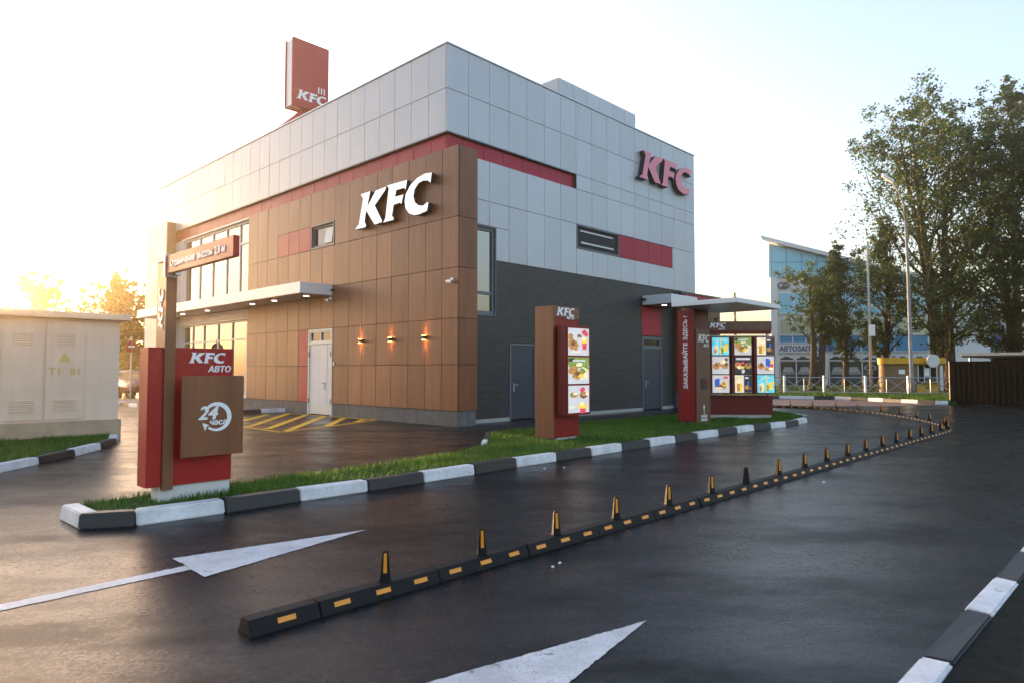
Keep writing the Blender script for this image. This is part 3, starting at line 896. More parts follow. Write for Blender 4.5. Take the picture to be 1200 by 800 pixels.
# doors
def door(side, s0, s1, zt, zleaf, face, leafm, fm, handle_s, label, panes):
    f = MB(); fw = 0.06
    def bx(m_, a, b_, zz0, zz1, d0, d1):
        if side == 'R': m_.box(a, b_, face + d0, face + d1, zz0, zz1)
        else: m_.box(face + d0, face + d1, a, b_, zz0, zz1)
    bx(f, s0 + fw + .004, s1 - fw - .004, 0.03, zleaf - 0.005, 0.02, 0.07)
    o = f.build("door", M[leafm], B); o["label"] = label
    g = MB()
    bx(g, s0, s0 + fw, 0.0, zt, -0.012, 0.10); bx(g, s1 - fw, s1, 0.0, zt, -0.012, 0.10); bx(g, s0 + fw, s1 - fw, zt - fw, zt, -0.012, 0.10)
    if zt - zleaf > 0.1: bx(g, s0 + fw, s1 - fw, zleaf, zleaf + 0.07, -0.01, 0.10)
    sp = (s1 - s0 - 2 * fw)
    g.build("door_frame", M[fm], o)
    if panes:
        p = MB(); bx(p, s0 + fw, s1 - fw, zleaf + .07, zt - fw, 0.06, 0.075); tl = p.build("transom", M["glass_dark"], o)
        q = MB()
        bx(q, s0 + fw, s0 + fw + .07, zleaf + .07, zt - fw, 0.01, 0.055); bx(q, s1 - fw - .07, s1 - fw, zleaf + .07, zt - fw, 0.01, 0.055)
        bx(q, s0 + fw + .07, s1 - fw - .07, zleaf + .07, zleaf + .12, 0.01, 0.055); bx(q, s0 + fw + .07, s1 - fw - .07, zt - fw - .05, zt - fw, 0.01, 0.055)
        if panes > 1: bx(q, (s0 + s1) / 2 - .02, (s0 + s1) / 2 + .02, zleaf + .12, zt - fw - .05, 0.01, 0.055)
        q.build("transom_frame", M[fm], o)
    hd = MB()
    bx(hd, handle_s - .022, handle_s + .022, 0.83, 1.08, 0.001, 0.02); bx(hd, handle_s - .012, handle_s + .13, 1.02, 1.045, -0.045, -0.02); bx(hd, handle_s - .012, handle_s + .012, 1.02, 1.045, -0.02, 0.0)
    hd.build("handle", M["steel"], o)
    kk = MB(); bx(kk, s0 + fw + .03, s1 - fw - .03, 0.04, 0.34, 0.014, 0.02)
    return o, kk
o, kk = door('L', 5.42, 6.90, 2.79, 2.30, -0.1, "white_door", "frame_white", 5.90, "white steel service door with a two pane transom", 2)
kk.build("kick_plate", M["panel_pale"], o)
s = MB(); s.box(-0.083, -0.08, 5.74, 5.75, 0.36, 2.28); s.build("leaf_joint", M["trim"], o)
for zz in (0.38, 1.9):
    for ss in (5.475, 6.83):
        hg = MB(); hg.box(-0.125, -0.10, ss, ss + .025, zz, zz + .16); hg.build("hinge", M["metal_dark"], o)
o, kk = door('R', 9.42, 10.74, 2.69, 2.24, 0.0, "door_blue", "frame_grey", 9.66, "slate blue door with a single pane transom", 1)
o, kk = door('R', 2.43, 3.56, 2.24, 2.18, 0.0, "door_blue", "frame_grey", 2.62, "slate blue flush door without transom", 0)

# canopies of the building
mb = MB(); mb.box(-1.22, -0.055, 5.47, 20.3, 3.836, 4.19)
o = mb.build("canopy", M["canopy"], B, bevel=0.006)
mb = MB(); mb.box(-1.17, -0.055, 5.52, 20.25, 3.829, 3.835)
mb.build("soffit", M["soffit"], o)
for b_ in (6.16, 8.3, 9.95, 13.9, 16.45):
    d = MB(); d.disc((-0.62, b_, 3.822), 0.085, (0, 0, 1), 0.006, 16); d.build("downlight", M["downlight"], o)
mb = MB(); mb.box(-0.16, -0.10, 5.375, 5.465, 3.98, 4.04); mb.box(-0.16, -0.10, 5.30, 5.375, 3.99, 4.03)
mb.build("bracket", M["metal_dark"], o)
mb = MB(); mb.box(9.42, 11.3, -1.22, -0.03, 3.826, 4.16)
o = mb.build("door_canopy", M["canopy"], B, bevel=0.006); o["label"] = "short white canopy over the slate blue door"
mb = MB(); mb.box(9.46, 11.26, -1.18, -0.03, 3.82, 3.825); mb.build("soffit", M["soffit"], o)
d = MB(); d.disc((9.95, -0.62, 3.812), 0.085, (0, 0, 1), 0.006, 16); d.build("downlight", M["downlight"], o)
mb = MB(); mb.box(9.34, 9.415, -0.20, -0.05, 3.98, 4.06); mb.build("bracket", M["metal_dark"], o)

# pale fin at the far end of the left facade
mb = MB()
for z0, z1 in ((0.05, 1.6), (1.6, 3.2), (3.2, 4.9), (4.9, 6.6), (6.6, 8.28)):
    for b0, b1 in ((19.15, 20.0), (20.0, 20.85), (20.85, 21.75)): pan(mb, 'L', b0, b1, z0, z1, -0.42)
mb.build("entrance_fin", M["panel_pale"], B)
mb = MB(); mb.box(-0.375, 0.02, 19.17, 21.73, 0.04, 8.27); mb.build("fin_core", M["trim"], B)

# drive through bay at the far end of the right facade
mb = MB()
for z0, z1 in ((0.62, 1.75), (1.75, 2.9), (2.9, 3.95)):
    for a0, a1 in ((11.66, 12.45), (12.45, 13.25), (13.25, 14.05), (14.05, 14.9)):
        pan(mb, 'R', a0, a1, z0, z1, -0.32)
    mb.box(11.655, 11.695, -0.27, -0.01, z0 + .005, z1 - .005)
b1 = mb.build("drive_through_bay", M["wood_dark"], B)
mb = MB(); mb.box(11.72, 14.85, -0.265, 3.0, 0.05, 4.4); mb.build("bay_core", M["gap"], b1)
mb = MB(); mb.box(11.70, 14.88, -0.29, -0.02, -0.05, 0.60); mb.build("plinth", M["frame_grey"], b1)
mb = MB()
for a0, a1 in ((11.98, 12.7), (12.7, 13.4), (13.4, 14.15), (14.15, 14.9)): pan(mb, 'R', a0, a1, 3.97, 4.42, -0.33)
mb.build("red_panels", M["panel_red"], b1)
mb = MB(); mb.box(11.62, 14.95, -0.36, 3.05, 4.425, 4.50); mb.build("bay_roof", M["trim"], b1)

# raised plant screen on the roof
mb = MB()
for i in range(6):
    a0 = 7.12 + i * 0.84
    pan(mb, 'R', a0, a0 + 0.84, 10.1, 12.2, 2.0)
for i in range(4):
    b0 = 2.05 + i * 0.85
    mb.box(7.12, 7.16, b0, b0 + .84, 10.1, 12.2); mb.box(12.12, 12.16, b0, b0 + .84, 10.1, 12.2)
mb.build("plant_screen", M["panel_grey"], B)
mb = MB(); mb.box(7.18, 12.1, 2.06, 5.4, 10.06, 12.1); mb.build("plant_room", M["gap"], B)
mb = MB(); mb.box(6.62, 7.11, 2.6, 4.6, 11.72, 11.80); mb.box(6.62, 6.70, 2.6, 2.7, 10.06, 11.72); mb.box(6.62, 6.70, 4.5, 4.6, 10.06, 11.72)
mb.build("plant_bracket", M["steel"], B)

# ------------------------------------------------------------------ signs fixed to the building
sg = thing("letter_sign", "white raised slanted letters with black sides on the wood wall", "sign", W(-0.14, 3.9, 5.684), ROT)
for k in "KFC":
    mb = MB(); slant_letters([(k, mb)], 1.076, 0.14, 'left', (0, 0, 0))
    mb.build("letter", [M["letter_lit"], M["letter_side"]], sg)
mb = MB()
for y_, z_ in ((-.3, .5), (-1.7, .6), (-2.7, .15)):
    mb = MB(); mb.box(0.0, 0.035, y_ - .03, y_ + .03, z_ - .03, z_ + .03); mb.build("fixing", M["metal_dark"], sg)
sg = thing("letter_sign", "pink red raised slanted letters on the grey upper wall", "sign", W(9.0, -0.02, 8.42), ROT)
for k in "KFC":
    mb = MB(); slant_letters([(k, mb)], 1.09, 0.20, 'right', (0, 0, 0), squeeze=1.03)
    mb.build("letter", [M["letter_pink"], M["letter_side"]], sg)

# rooftop box sign
rs = thing("rooftop_sign", "red double sided box sign standing on the roof edge", "sign", W(3.82, 16.0, 10.05), ROT)
mb = MB(); mb.box(-0.28, 1.52, -0.9, -0.35, 3.72, 6.85); mb.build("sign_box", M["white"], rs, bevel=0.01)
mb = MB(); mb.box(-0.33, 1.57, -1.0, -0.905, 3.67, 6.90); mb.build("face_panel", M["panel_red"], rs, bevel=0.02)
mb = MB(); mb.box(-0.33, 1.57, -0.345, -0.25, 3.67, 6.90); mb.build("face_panel", M["panel_red"], rs, bevel=0.02)
mb = MB(); mb.tube([(0.6, -0.62, 0), (0.6, -0.62, 3.72)], 0.2, 12); mb.build("mast", M["steel"], rs)
mb = MB(); mb.hexa([(-0.75, -0.95, 2.62), (1.4, -0.95, 2.62), (1.4, -0.3, 2.62), (-0.75, -0.3, 2.62), (0.3, -0.85, 3.66), (1.4, -0.85, 3.66), (1.4, -0.4, 3.66), (0.3, -0.4, 3.66)])
mb.build("mast_shroud", M["panel_red"], rs)
flat_logo(rs, 0.46, 'right', (-0.12, -1.002, 4.04), M["letter_white"])
mb = MB()
for i in range(3): mb.box(1.0 + i * .15, 1.06 + i * .15, -1.008, -1.0005, 4.58, 4.88)
mb.build("stripes", M["letter_white"], rs)
text("АВТО", 0.24, M["letter_white"], rs, (0.9, -1.004, 3.76), 'right', off=0.006)

# ------------------------------------------------------------------ small fittings on the wood wall
def wall_lamp(name, lab, b_):
    o = thing(name, lab, "wall lamp", W(-0.1, b_, 2.33), ROT, "cube lamps on the wood wall")
    mb = MB(); mb.box(-0.12, 0.0, -0.055, 0.055, -0.055, 0.055); mb.build("housing", M["metal_dark"], o, bevel=0.004)
    mb = MB(); mb.box(-0.10, -0.02, -0.035, 0.035, 0.056, 0.060); mb.build("lens", M["wall_glow"], o)
    mb = MB(); mb.box(-0.10, -0.02, -0.035, 0.035, -0.060, -0.056); mb.build("lens", M["wall_glow"], o)
    for s_, rx in ((1, 180), (-1, 0)):
        ld = bpy.data.lights.new("lamp_light", 'SPOT'); ld.energy = 2.6; ld.color = (1.0, 0.45, 0.10); ld.spot_size = R(75); ld.spot_blend = 0.8; ld.shadow_soft_size = 0.02
        lo = bpy.data.objects.new("lamp_light", ld); COL.objects.link(lo); lo.parent = o
        lo.location = (-0.06, 0, 0.066 * s_); lo.rotation_euler = (R(rx), 0, 0)
    return o
wall_lamp("wall_lamp", "lit cube wall lamp nearest to the white service door", 3.78)
wall_lamp("wall_lamp", "middle of three lit cube wall lamps on the wood wall", 2.27)
wall_lamp("wall_lamp", "lit cube wall lamp nearest to the wood corner", 0.73)
def sec_cam(lab, a, b_, z_):
    o = thing("security_camera", lab, "camera", W(a, b_, z_), ROT)
    mb = MB(); mb.box(-0.03, 0, -.05, .05, -.05, .05); mb.tube([(-0.03, 0, 0), (-0.10, 0, -0.03)], 0.018, 8); mb.build("bracket", M["white"], o)
    mb = MB(); mb.tube([(-0.10, 0.10, -0.04), (-0.14, -0.14, -0.07)], 0.045, 12); mb.build("body", M["white"], o)
    mb = MB(); mb.tube([(-0.14, -0.142, -0.07), (-0.142, -0.15, -0.071)], 0.032, 12); mb.build("lens", M["metal_dark"], o)
sec_cam("small white security camera high on the wood corner", -0.1, -0.36, 3.80)
sec_cam("white security camera hung under the end of the long canopy", -0.1, 5.55, 3.74)
o = MB(); o.box(-0.03, 0, -.035, .035, -.06, .06); o = o.build("door_bell", M["white"], None, loc=W(-0.1, 5.3, 1.66), rotz=ROT, bevel=0.008)
tag(o, "tiny white bell box on the wall right of the service door", "door bell")

# ------------------------------------------------------------------ entry sign with 24 hour panel
es = thing("entry_sign", "red drive through entry sign with a wood panel reading 24 часа", "sign", W(0, 0, 0.11), ROT)
def LB(mb, a0, a1, b0, b1, z0, z1, mat=0): mb.box(a0, a1, b0, b1, z0 - .11, z1 - .11, mat)
mb = MB(); LB(mb, -9.33, -9.185, -6.27, -6.02, .27, 1.685); LB(mb, -9.075, -8.465, -6.27, -6.02, .27, 1.685); LB(mb, -9.185, -9.075, -6.02, -5.99, .27, 1.685)
mb.build("body", M["sign_red"], es, bevel=0.004)
mb = MB(); LB(mb, -9.20, -8.47, -6.24, -6.04, .0, .268); mb.build("footing", M["panel_pale"], es)
mb = MB(); LB(mb, -9.065, -8.425, -6.46, -6.43, .565, 1.395); wp = mb.build("wood_panel", M["wood_sign"], es, bevel=0.003)
mb = MB(); LB(mb, -8.95, -8.55, -6.43, -6.272, .65, 1.3); mb.build("spacer", M["metal_dark"], wp)
flat_logo(es, 0.115, 'right', (-8.94, -6.272, 1.525 - .11), M["letter_white"])
text("АВТО", 0.088, M["letter_white"], es, (-8.735, -6.272, 1.435 - .11), 'right', off=0.0022, shear=0.2, ext=0.004)
text("24", 0.19, M["letter_white"], wp, (-8.905, -6.462, 0.945 - .11), 'right', off=0.006, shear=0.25, ext=0.004)
text("часа", 0.082, M["letter_white"], wp, (-8.79, -6.463, 0.885 - .11), 'right', off=0.003, shear=0.12, ext=0.004)
mb = MB()       # ring arrow
cx, cz, r0 = -8.715, 0.965 - .11, 0.135
A0, A1, K = R(150), R(-128), 40
for i in range(K):
    p0 = A0 + (A1 - A0) * i / K; p1 = A0 + (A1 - A0) * (i + 1) / K
    wd = lambda f: 0.012 + 0.011 * math.sin(math.pi * min(1, f * 1.1))
    w0, w1 = wd(i / K), wd((i + 1) / K)
    P = lambda an, r_: (cx + r_ * math.cos(an), -6.461, cz + r_ * math.sin(an))
    mb.prism([P(p0, r0 - w0), P(p0, r0 + w0), P(p1, r0 + w1), P(p1, r0 - w1)], (0, -0.004, 0), (0, 0, 0))
tip = (cx - 0.145, cz - 0.055); e = (cx + r0 * math.cos(A1), cz + r0 * math.sin(A1))
mb.prism([(tip[0], -6.461, tip[1]), (tip[0] + .028, -6.461, tip[1] - .085), (e[0] - .012, -6.461, e[1] + .018), (tip[0] + .075, -6.461, tip[1] - .028)], (0, -0.004, 0), (0, 0, 0))
mb.build("ring_arrow", M["letter_white"], wp)

# height bar standing in the entry sign
hb = thing("height_bar", "wood clad height limit post with a red lettered arm over the lane", "height bar", W(0, 0, 0.11), ROT)
mb = MB(); LB(mb, -9.182, -9.078, -6.30, -6.03, .235, 2.57); mb.build("post", M["wood_sign"], hb, bevel=0.004)
mb = MB(); LB(mb, -9.20, -9.06, -6.315, -6.035, 2.572, 2.59); LB(mb, -9.14, -9.08, -6.42, -6.302, 2.42, 2.46); mb.build("cap", M["steel"], hb)
mb = MB(); LB(mb, -9.20, -9.145, -7.90, -6.345, 2.43, 2.615); arm = mb.build("arm", M["sign_red"], hb, bevel=0.004)
xw = 0.0
for wd_ in ("Ограничение", "высоты", "2,8 м"):
    lt_ = text(wd_, 0.098, M["letter_white"], arm, (-9.2025, -6.45 - xw, 2.49 - .11), 'left', ext=0.003, off=0.001)
    xw += max(q.co.x for q in lt_.data.vertices) + 0.045
mb = MB(); LB(mb, -9.215, -9.10, -6.343, -6.303, 2.40, 2.63); mb.build("clamp", M["steel"], hb)
flat_logo(hb, 0.13, 'left', (-9.185, -6.235, 1.86 - .11), M["letter_white"], rot=R(90))

# ------------------------------------------------------------------ menu boards
def blobs(mb, items, x0, z0, w, h, y):
    """printed picture: flat shapes in layers; items = (shape, colour index, cx, cz, rx, rz)"""
    for i, (sh, c, cx, cz, rx, rz) in enumerate(items):
        yy = y - 0.0006 * (i + 1)
        pts = []
        if sh == 'e':
            n = 14; rnd = random.Random(i * 13 + int(cx * 100))
            for k in range(n):
                a = 2 * math.pi * k / n; j = rnd.uniform(0.82, 1.15)
                pts.append((x0 + w * min(.99, max(.01, cx + rx * math.cos(a) * j)), yy, z0 + h * min(.99, max(.01, cz + rz * math.sin(a) * j))))
        else:
            tp = 0.8 if sh == 'c' else 1.0       # 'c' = cup, wider at the top
            pts = [(x0 + w * (cx - rx * tp), yy, z0 + h * (cz - rz)), (x0 + w * (cx + rx * tp), yy, z0 + h * (cz - rz)), (x0 + w * (cx + rx), yy, z0 + h * (cz + rz)), (x0 + w * (cx - rx), yy, z0 + h * (cz + rz))]
        mb.quad(pts, c)
PK = ['w', 'o', 'y', 'r', 'b', 'c', 'g', 'k', 'n', 'p']
ci = {k: i for i, k in enumerate(PK)}
POST = {
 'bucket': ('w', [('e','o',.18,.42,.2,.22),('e','o',.33,.36,.16,.18),('e','n',.25,.44,.1,.1),('e','o',.12,.68,.13,.12),('e','n',.52,.68,.1,.11),('c','w',.52,.58,.07,.09),('c','r',.77,.38,.12,.16),('e','y',.77,.56,.15,.12),('e','p',.74,.6,.08,.07),('e','r',.78,.86,.13,.1),('e','r',.86,.78,.1,.07),('q','p',.4,.13,.25,.02)]),
 'salad': ('w', [('q','g',.5,.84,.5,.16),('e','k',.15,.9,.2,.08),('e','g',.3,.66,.3,.1),('e','p',.55,.72,.18,.08),('e','g',.78,.6,.22,.16),('e','o',.25,.5,.24,.18),('e','p',.72,.4,.26,.24),('e','g',.66,.48,.16,.12),('e','o',.42,.34,.24,.17),('e','n',.45,.38,.14,.09),('e','y',.6,.3,.12,.08),('q','w',.5,.87,.3,.035)]),
 'wrap': ('w', [('e','o',.28,.66,.22,.12),('e','g',.2,.66,.1,.07),('e','p',.34,.7,.12,.06),('e','n',.72,.64,.2,.13),('e','o',.74,.68,.15,.08),('e','r',.68,.84,.12,.09),('e','p',.9,.7,.08,.08),('c','r',.68,.06,.15,.09),('e','y',.67,.24,.2,.12),('e','p',.64,.3,.1,.07),('q','p',.2,.2,.15,.02)]),
 'cold': ('c', [('q','c',.5,.5,.5,.5),('q','y',.52,.5,.03,.48),('e','w',.25,.3,.18,.28),('c','p',.28,.3,.1,.24),('e','o',.18,.22,.08,.16),('c','y',.78,.36,.15,.18),('e','y',.86,.55,.12,.1),('c','g',.6,.25,.07,.16),('q','w',.32,.82,.1,.06),('q','w',.72,.85,.14,.04)]),
 'chicken': ('w', [('e','o',.22,.45,.2,.2),('e','n',.3,.5,.12,.12),('e','o',.46,.5,.16,.2),('e','o',.78,.5,.2,.2),('e','n',.82,.54,.12,.1),('e','p',.62,.7,.18,.14),('e','n',.84,.82,.1,.1),('e','w',.5,.36,.12,.08),('e','o',.66,.42,.12,.12)]),
 'lunch': ('w', [('q','b',.2,.55,.07,.22),('q','b',.34,.56,.08,.25),('e','o',.55,.32,.3,.16),('e','n',.5,.36,.2,.08),('e','p',.42,.25,.2,.08),('e','y',.72,.5,.16,.14),('e','o',.66,.52,.12,.1),('e','r',.8,.86,.12,.07),('q','r',.7,.9,.06,.03)]),
 'dark': ('k', [('q','w',.5,.86,.42,.06),('e','o',.2,.5,.2,.17),('e','r',.16,.54,.09,.06),('e','p',.3,.38,.16,.1),('e','o',.8,.46,.2,.17),('e','n',.82,.54,.14,.07),('e','w',.5,.16,.1,.14),('e','r',.48,.62,.1,.08),('e','y',.46,.38,.12,.08)]),
 'half': ('w', [('q','p',.25,.5,.24,.48),('q','k',.77,.5,.23,.49),('e','y',.32,.3,.14,.24),('c','o',.2,.3,.1,.22),('e','p',.25,.74,.18,.12),('q','b',.78,.48,.05,.16),('e','o',.7,.3,.14,.12),('e','n',.88,.26,.1,.1),('q','w',.7,.84,.1,.05)]),
 'combo': ('w', [('e','o',.22,.45,.2,.2),('e','n',.26,.5,.12,.1),('q','b',.6,.66,.1,.22),('q','b',.72,.6,.07,.2),('c','r',.86,.5,.1,.16),('e','y',.88,.66,.1,.09),('e','o',.62,.3,.2,.12),('e','p',.8,.3,.14,.08)]),
}
def poster(parent, kind, x0, x1, z0, z1, y):
    base, items = POST[kind]
    mb = MB()
    mb.box(x0, x1, y, y + 0.01, z0, z1, ci[base])
    blobs(mb, [(s_, ci[c], *r_) for s_, c, *r_ in items], x0, z0, x1 - x0, z1 - z0, y)
    return mb.build("poster", [PR[k] for k in PK], parent, fixn=False)

pb = thing("menu_board", "slim wood sided menu board with one column of three lit posters", "menu board", W(-1.9, -5.32, 0.11), ROT)
mb = MB(); mb.box(0.0, 0.04, 0.0, 0.46, 0.06, 2.57); mb.box(0.04, 0.80, 0.0, 0.46, 2.345, 2.57); mb.build("wood_panel", M["wood_sign"], pb, bevel=0.003)
mb = MB(); mb.box(0.042, 0.80, 0.012, 0.448, 0.06, 2.34); mb.build("body", M["sign_crimson"], pb, bevel=0.003)
mb = MB(); mb.box(0.12, 0.74, 0.03, 0.43, -0.02, 0.058); mb.build("footing", M["concrete"], pb)
lb = MB(); lb.box(0.075, 0.835, -0.24, -0.03, 0.49, 2.19); lbx = lb.build("light_box", M["sign_maroon"], pb, bevel=0.004)
mb = MB(); mb.box(0.15, 0.7, -0.03, 0.011, 0.6, 2.1); mb.build("hanger", M["metal_dark"], lbx)
mb = MB(); f_ = -0.246
mb.box(0.12, 0.83, f_, -0.241, 2.145, 2.185); mb.box(0.12, 0.83, f_, -0.241, 0.495, 0.535); mb.box(0.12, 0.15, f_, -0.241, 0.535, 2.145); mb.box(0.80, 0.83, f_, -0.241, 0.535, 2.145)
mb.box(0.15, 0.80, f_, -0.241, 1.055, 1.085); mb.box(0.15, 0.80, f_, -0.241, 1.595, 1.625)
mb.build("frame", M["sign_crimson"], lbx)
for kd, z0, z1 in (('bucket', 1.627, 2.143), ('salad', 1.087, 1.593), ('wrap', 0.537, 1.053)): poster(lbx, kd, 0.152, 0.798, z0, z1, -0.252 + .008)
flat_logo(pb, 0.165, 'right', (0.09, -0.003, 2.385), M["letter_white"])
text("АВТО", 0.085, M["letter_white"], pb, (0.40, -0.003, 2.355 - .055 + .03), 'right', off=0.002, shear=0.2, ext=0.003)

# order point
op = thing("order_post", "red and wood order post with intercom and lettering ЗАКАЗЫВАЙТЕ ЗДЕСЬ", "order post", W(3.48, -5.34, 0.11), ROT)
mb = MB(); mb.box(0.0, 0.74, 0.0, 0.46, 0.06, 2.84); mb.build("body", M["sign_maroon"], op, bevel=0.004)
mb = MB(); mb.box(-0.006, -0.001, 0.0, 0.46, 0.10, 2.84); mb.build("side_panel", M["sign_crimson"], op)
mb = MB(); mb.box(0.03, 0.735, -0.03, -0.001, 0.06, 2.37); wpn = mb.build("wood_panel", M["wood_dark"], op, bevel=0.003)
mb = MB(); mb.box(0.05, 0.7, 0.03, 0.43, -0.02, 0.058); mb.build("footing", M["concrete"], op)
text("ЗАКАЗЫВАЙТЕ ЗДЕСЬ !", 0.155, M["letter_white"], op, (-0.0065, 0.19, 0.88), 'left', roll=R(90), ext=0.003, off=0.001)
flat_logo(wpn, 0.20, 'right', (0.10, -0.031, 2.04), M["letter_white"], squeeze=0.88)
text("АВТО", 0.10, M["letter_white"], wpn, (0.40, -0.031, 1.93), 'right', off=0.002, shear=0.2, ext=0.003)
mb = MB(); mb.box(0.27, 0.57, -0.045, -0.031, 0.86, 1.14); ic = mb.build("intercom", M["metal_dark"], wpn, bevel=0.01)
mb = MB(); mb.box(0.33, 0.51, -0.049, -0.0455, 0.98, 1.10)
mb.box(0.47, 0.53, -0.050, -0.0455, 0.90, 0.95); mb.build("grille", M["sign_maroon"], ic)
mb = MB(); mb.box(0.385, 0.405, -0.035, -0.031, 0.26, 0.43)
mb.prism([(0.345, -0.031, 0.40), (0.445, -0.031, 0.40), (0.395, -0.031, 0.50)], (0, -0.004, 0), (0, 0, 0)); mb.build("arrow_mark", M["letter_white"], wpn)
text("ПРИЁМ", 0.085, M["letter_white"], wpn, (0.40, -0.031, 0.17), 'right', align='CENTER', ext=0.003, off=0.001)
text("ЗАКАЗА", 0.085, M["letter_white"], wpn, (0.40, -0.031, 0.085), 'right', align='CENTER', ext=0.003, off=0.001)
mb = MB(); mb.box(-0.80, 1.62, -1.5, 0.16, 2.86, 2.97); cp = mb.build("roof", M["canopy"], op, bevel=0.006)
mb = MB(); mb.box(-0.77, 1.59, -1.47, 0.13, 2.853, 2.859); mb.build("soffit", M["soffit"], cp)
text("ВЫСОТА 2,8 М", 0.09, M["letter_white"], op, (0.1, -1.503, 2.80 - .12 + .20), 'right', ext=0.002) if False else None

# large menu board with three lit columns
mbd = thing("menu_board", "wide red menu board with three columns of lit posters under wood header", "menu board", (6.30, 18.68, 0.11), R(-3))
mb = MB(); mb.box(-1.05, 0.87, 0.0, 0.2, 0.13, 0.66); mb.build("base_panel", M["sign_maroon"], mbd, bevel=0.004)
mb = MB(); mb.box(-1.0, 0.83, 0.02, 0.18, 0.0, 0.128); mb.build("footing", M["concrete"], mbd)
mb = MB(); mb.box(-1.05, 0.87, 0.0, 0.2, 2.44, 2.69); hd = mb.build("header", M["wood_dark"], mbd, bevel=0.003)
mb = MB(); mb.box(-1.05, 0.86, 0.01, 0.19, 2.345, 2.438); mb.build("header_trim", M["sign_maroon"], hd)
flat_logo(hd, 0.135, 'right', (-0.83, -0.003, 2.515), M["letter_white"])
text("АВТО", 0.065, M["letter_white"], hd, (-0.58, -0.003, 2.455), 'right', off=0.0015, shear=0.2, ext=0.003)
mb = MB(); mb.box(-0.98, -0.93, 0.06, 0.14, 0.66, 2.345); mb.box(0.76, 0.81, 0.06, 0.14, 0.66, 2.345); mb.box(-0.93, 0.76, 0.08, 0.12, 0.70, 0.74); mb.box(-0.93, 0.76, 0.08, 0.12, 2.26, 2.30)
mb.build("frame", M["steel"], mbd)
COLS = [(-0.91, ('cold', 'chicken', 'lunch')), (-0.31, ('salad', 'dark', 'half')), (0.29, ('half', 'combo', 'cold'))]
for x0, kinds in COLS:
    b2 = MB(); b2.box(x0, x0 + 0.56, -0.30, 0.03, 0.71, 2.26); bx_ = b2.build("light_box", M["sign_maroon"], mbd, bevel=0.004)
    for kd, z0 in zip(kinds, (1.755, 1.245, 0.74)): poster(bx_, kd, x0 + 0.08, x0 + 0.53, z0, z0 + 0.475, -0.313)
mb = MB(); mb.tube([(-0.62, 0.1, 2.69), (-0.62, 0.1, 2.76)], 0.04, 10); mb.box(-0.68, -0.56, 0.04, 0.16, 2.76, 2.79); mb.build("beacon", M["metal_dark"], hd)

# ------------------------------------------------------------------ rubber lane divider and posts
ORD = ["first", "second", "third", "fourth", "fifth", "sixth", "seventh", "eighth", "ninth", "tenth", "eleventh", "twelfth", "thirteenth", "fourteenth", "fifteenth", "sixteenth", "seventeenth", "eighteenth", "nineteenth", "twentieth", "twenty-first", "twenty-second", "twenty-third", "twenty-fourth", "twenty-fifth", "twenty-sixth", "twenty-seventh", "twenty-eighth", "twenty-ninth", "thirtieth", "thirty-first", "thirty-second", "thirty-third", "thirty-fourth", "thirty-fifth"]
def seg_mesh(parent, L_=0.88, refl=(0.15, 0.45, 0.75)):
    mb = MB(); n = 6
    prof = [(-0.085, 0), (0.085, 0), (0.078, 0.02), (0.048, 0.085), (-0.048, 0.085), (-0.078, 0.02)]
    mb.v = [(x, y, z) for x in (0.004, L_) for y, z in prof]
    mb.f = [tuple(range(n))[::-1], tuple(range(n, 2 * n))] + [(i, (i + 1) % n, n + (i + 1) % n, n + i) for i in range(n)]
    mb.m = [0] * len(mb.f)
    mb.build("body", M["black"], parent, bevel=0.004)
    for x in refl:
        for s_ in (-1, 1):
            r_ = MB()
            q = lambda xx, h: (xx, s_ * (0.078 - (h - 0.02) * 0.03 / 0.065 + 0.002), h)
            q2 = lambda xx, h: (xx, s_ * (0.078 - (h - 0.02) * 0.03 / 0.065 - 0.006), h)
            r_.hexa([q(x - .055, .036), q(x + .055, .036), q2(x + .055, .036), q2(x - .055, .036), q(x - .055, .062), q(x + .055, .062), q2(x + .055, .062), q2(x - .055, .062)])
            r_.build("reflector", M["orange"], parent)
def post_mesh(parent, strip_=True):
    mb = MB()
    mb.hexa([(-.033, -.034, 0), (.033, -.034, 0), (.033, .034, 0), (-.033, .034, 0), (-.018, -.020, .198), (.018, -.020, .198), (.018, .020, .198), (-.018, .020, .198)])
    mb.build("body", M["black"], parent, bevel=0.006)
    mb = MB(); mb.box(-.044, .044, -.042, .042, -.004, .008); mb.build("foot", M["black"], parent, bevel=0.004)
    if strip_:
        for s_ in (-1,):
            mb = MB()
            fy = lambda h: s_ * (0.034 - 0.014 * h / .198 + 0.0025)
            by = lambda h: s_ * (0.034 - 0.014 * h / .198 - 0.004)
            mb.hexa([(-.012, fy(.06), .06), (.012, fy(.06), .06), (.012, by(.06), .06), (-.012, by(.06), .06), (-.0095, fy(.185), .185), (.0095, fy(.185), .185), (.0095, by(.185), .185), (-.0095, by(.185), .185)])
            mb.build("reflective_strip", M["orange"], parent)
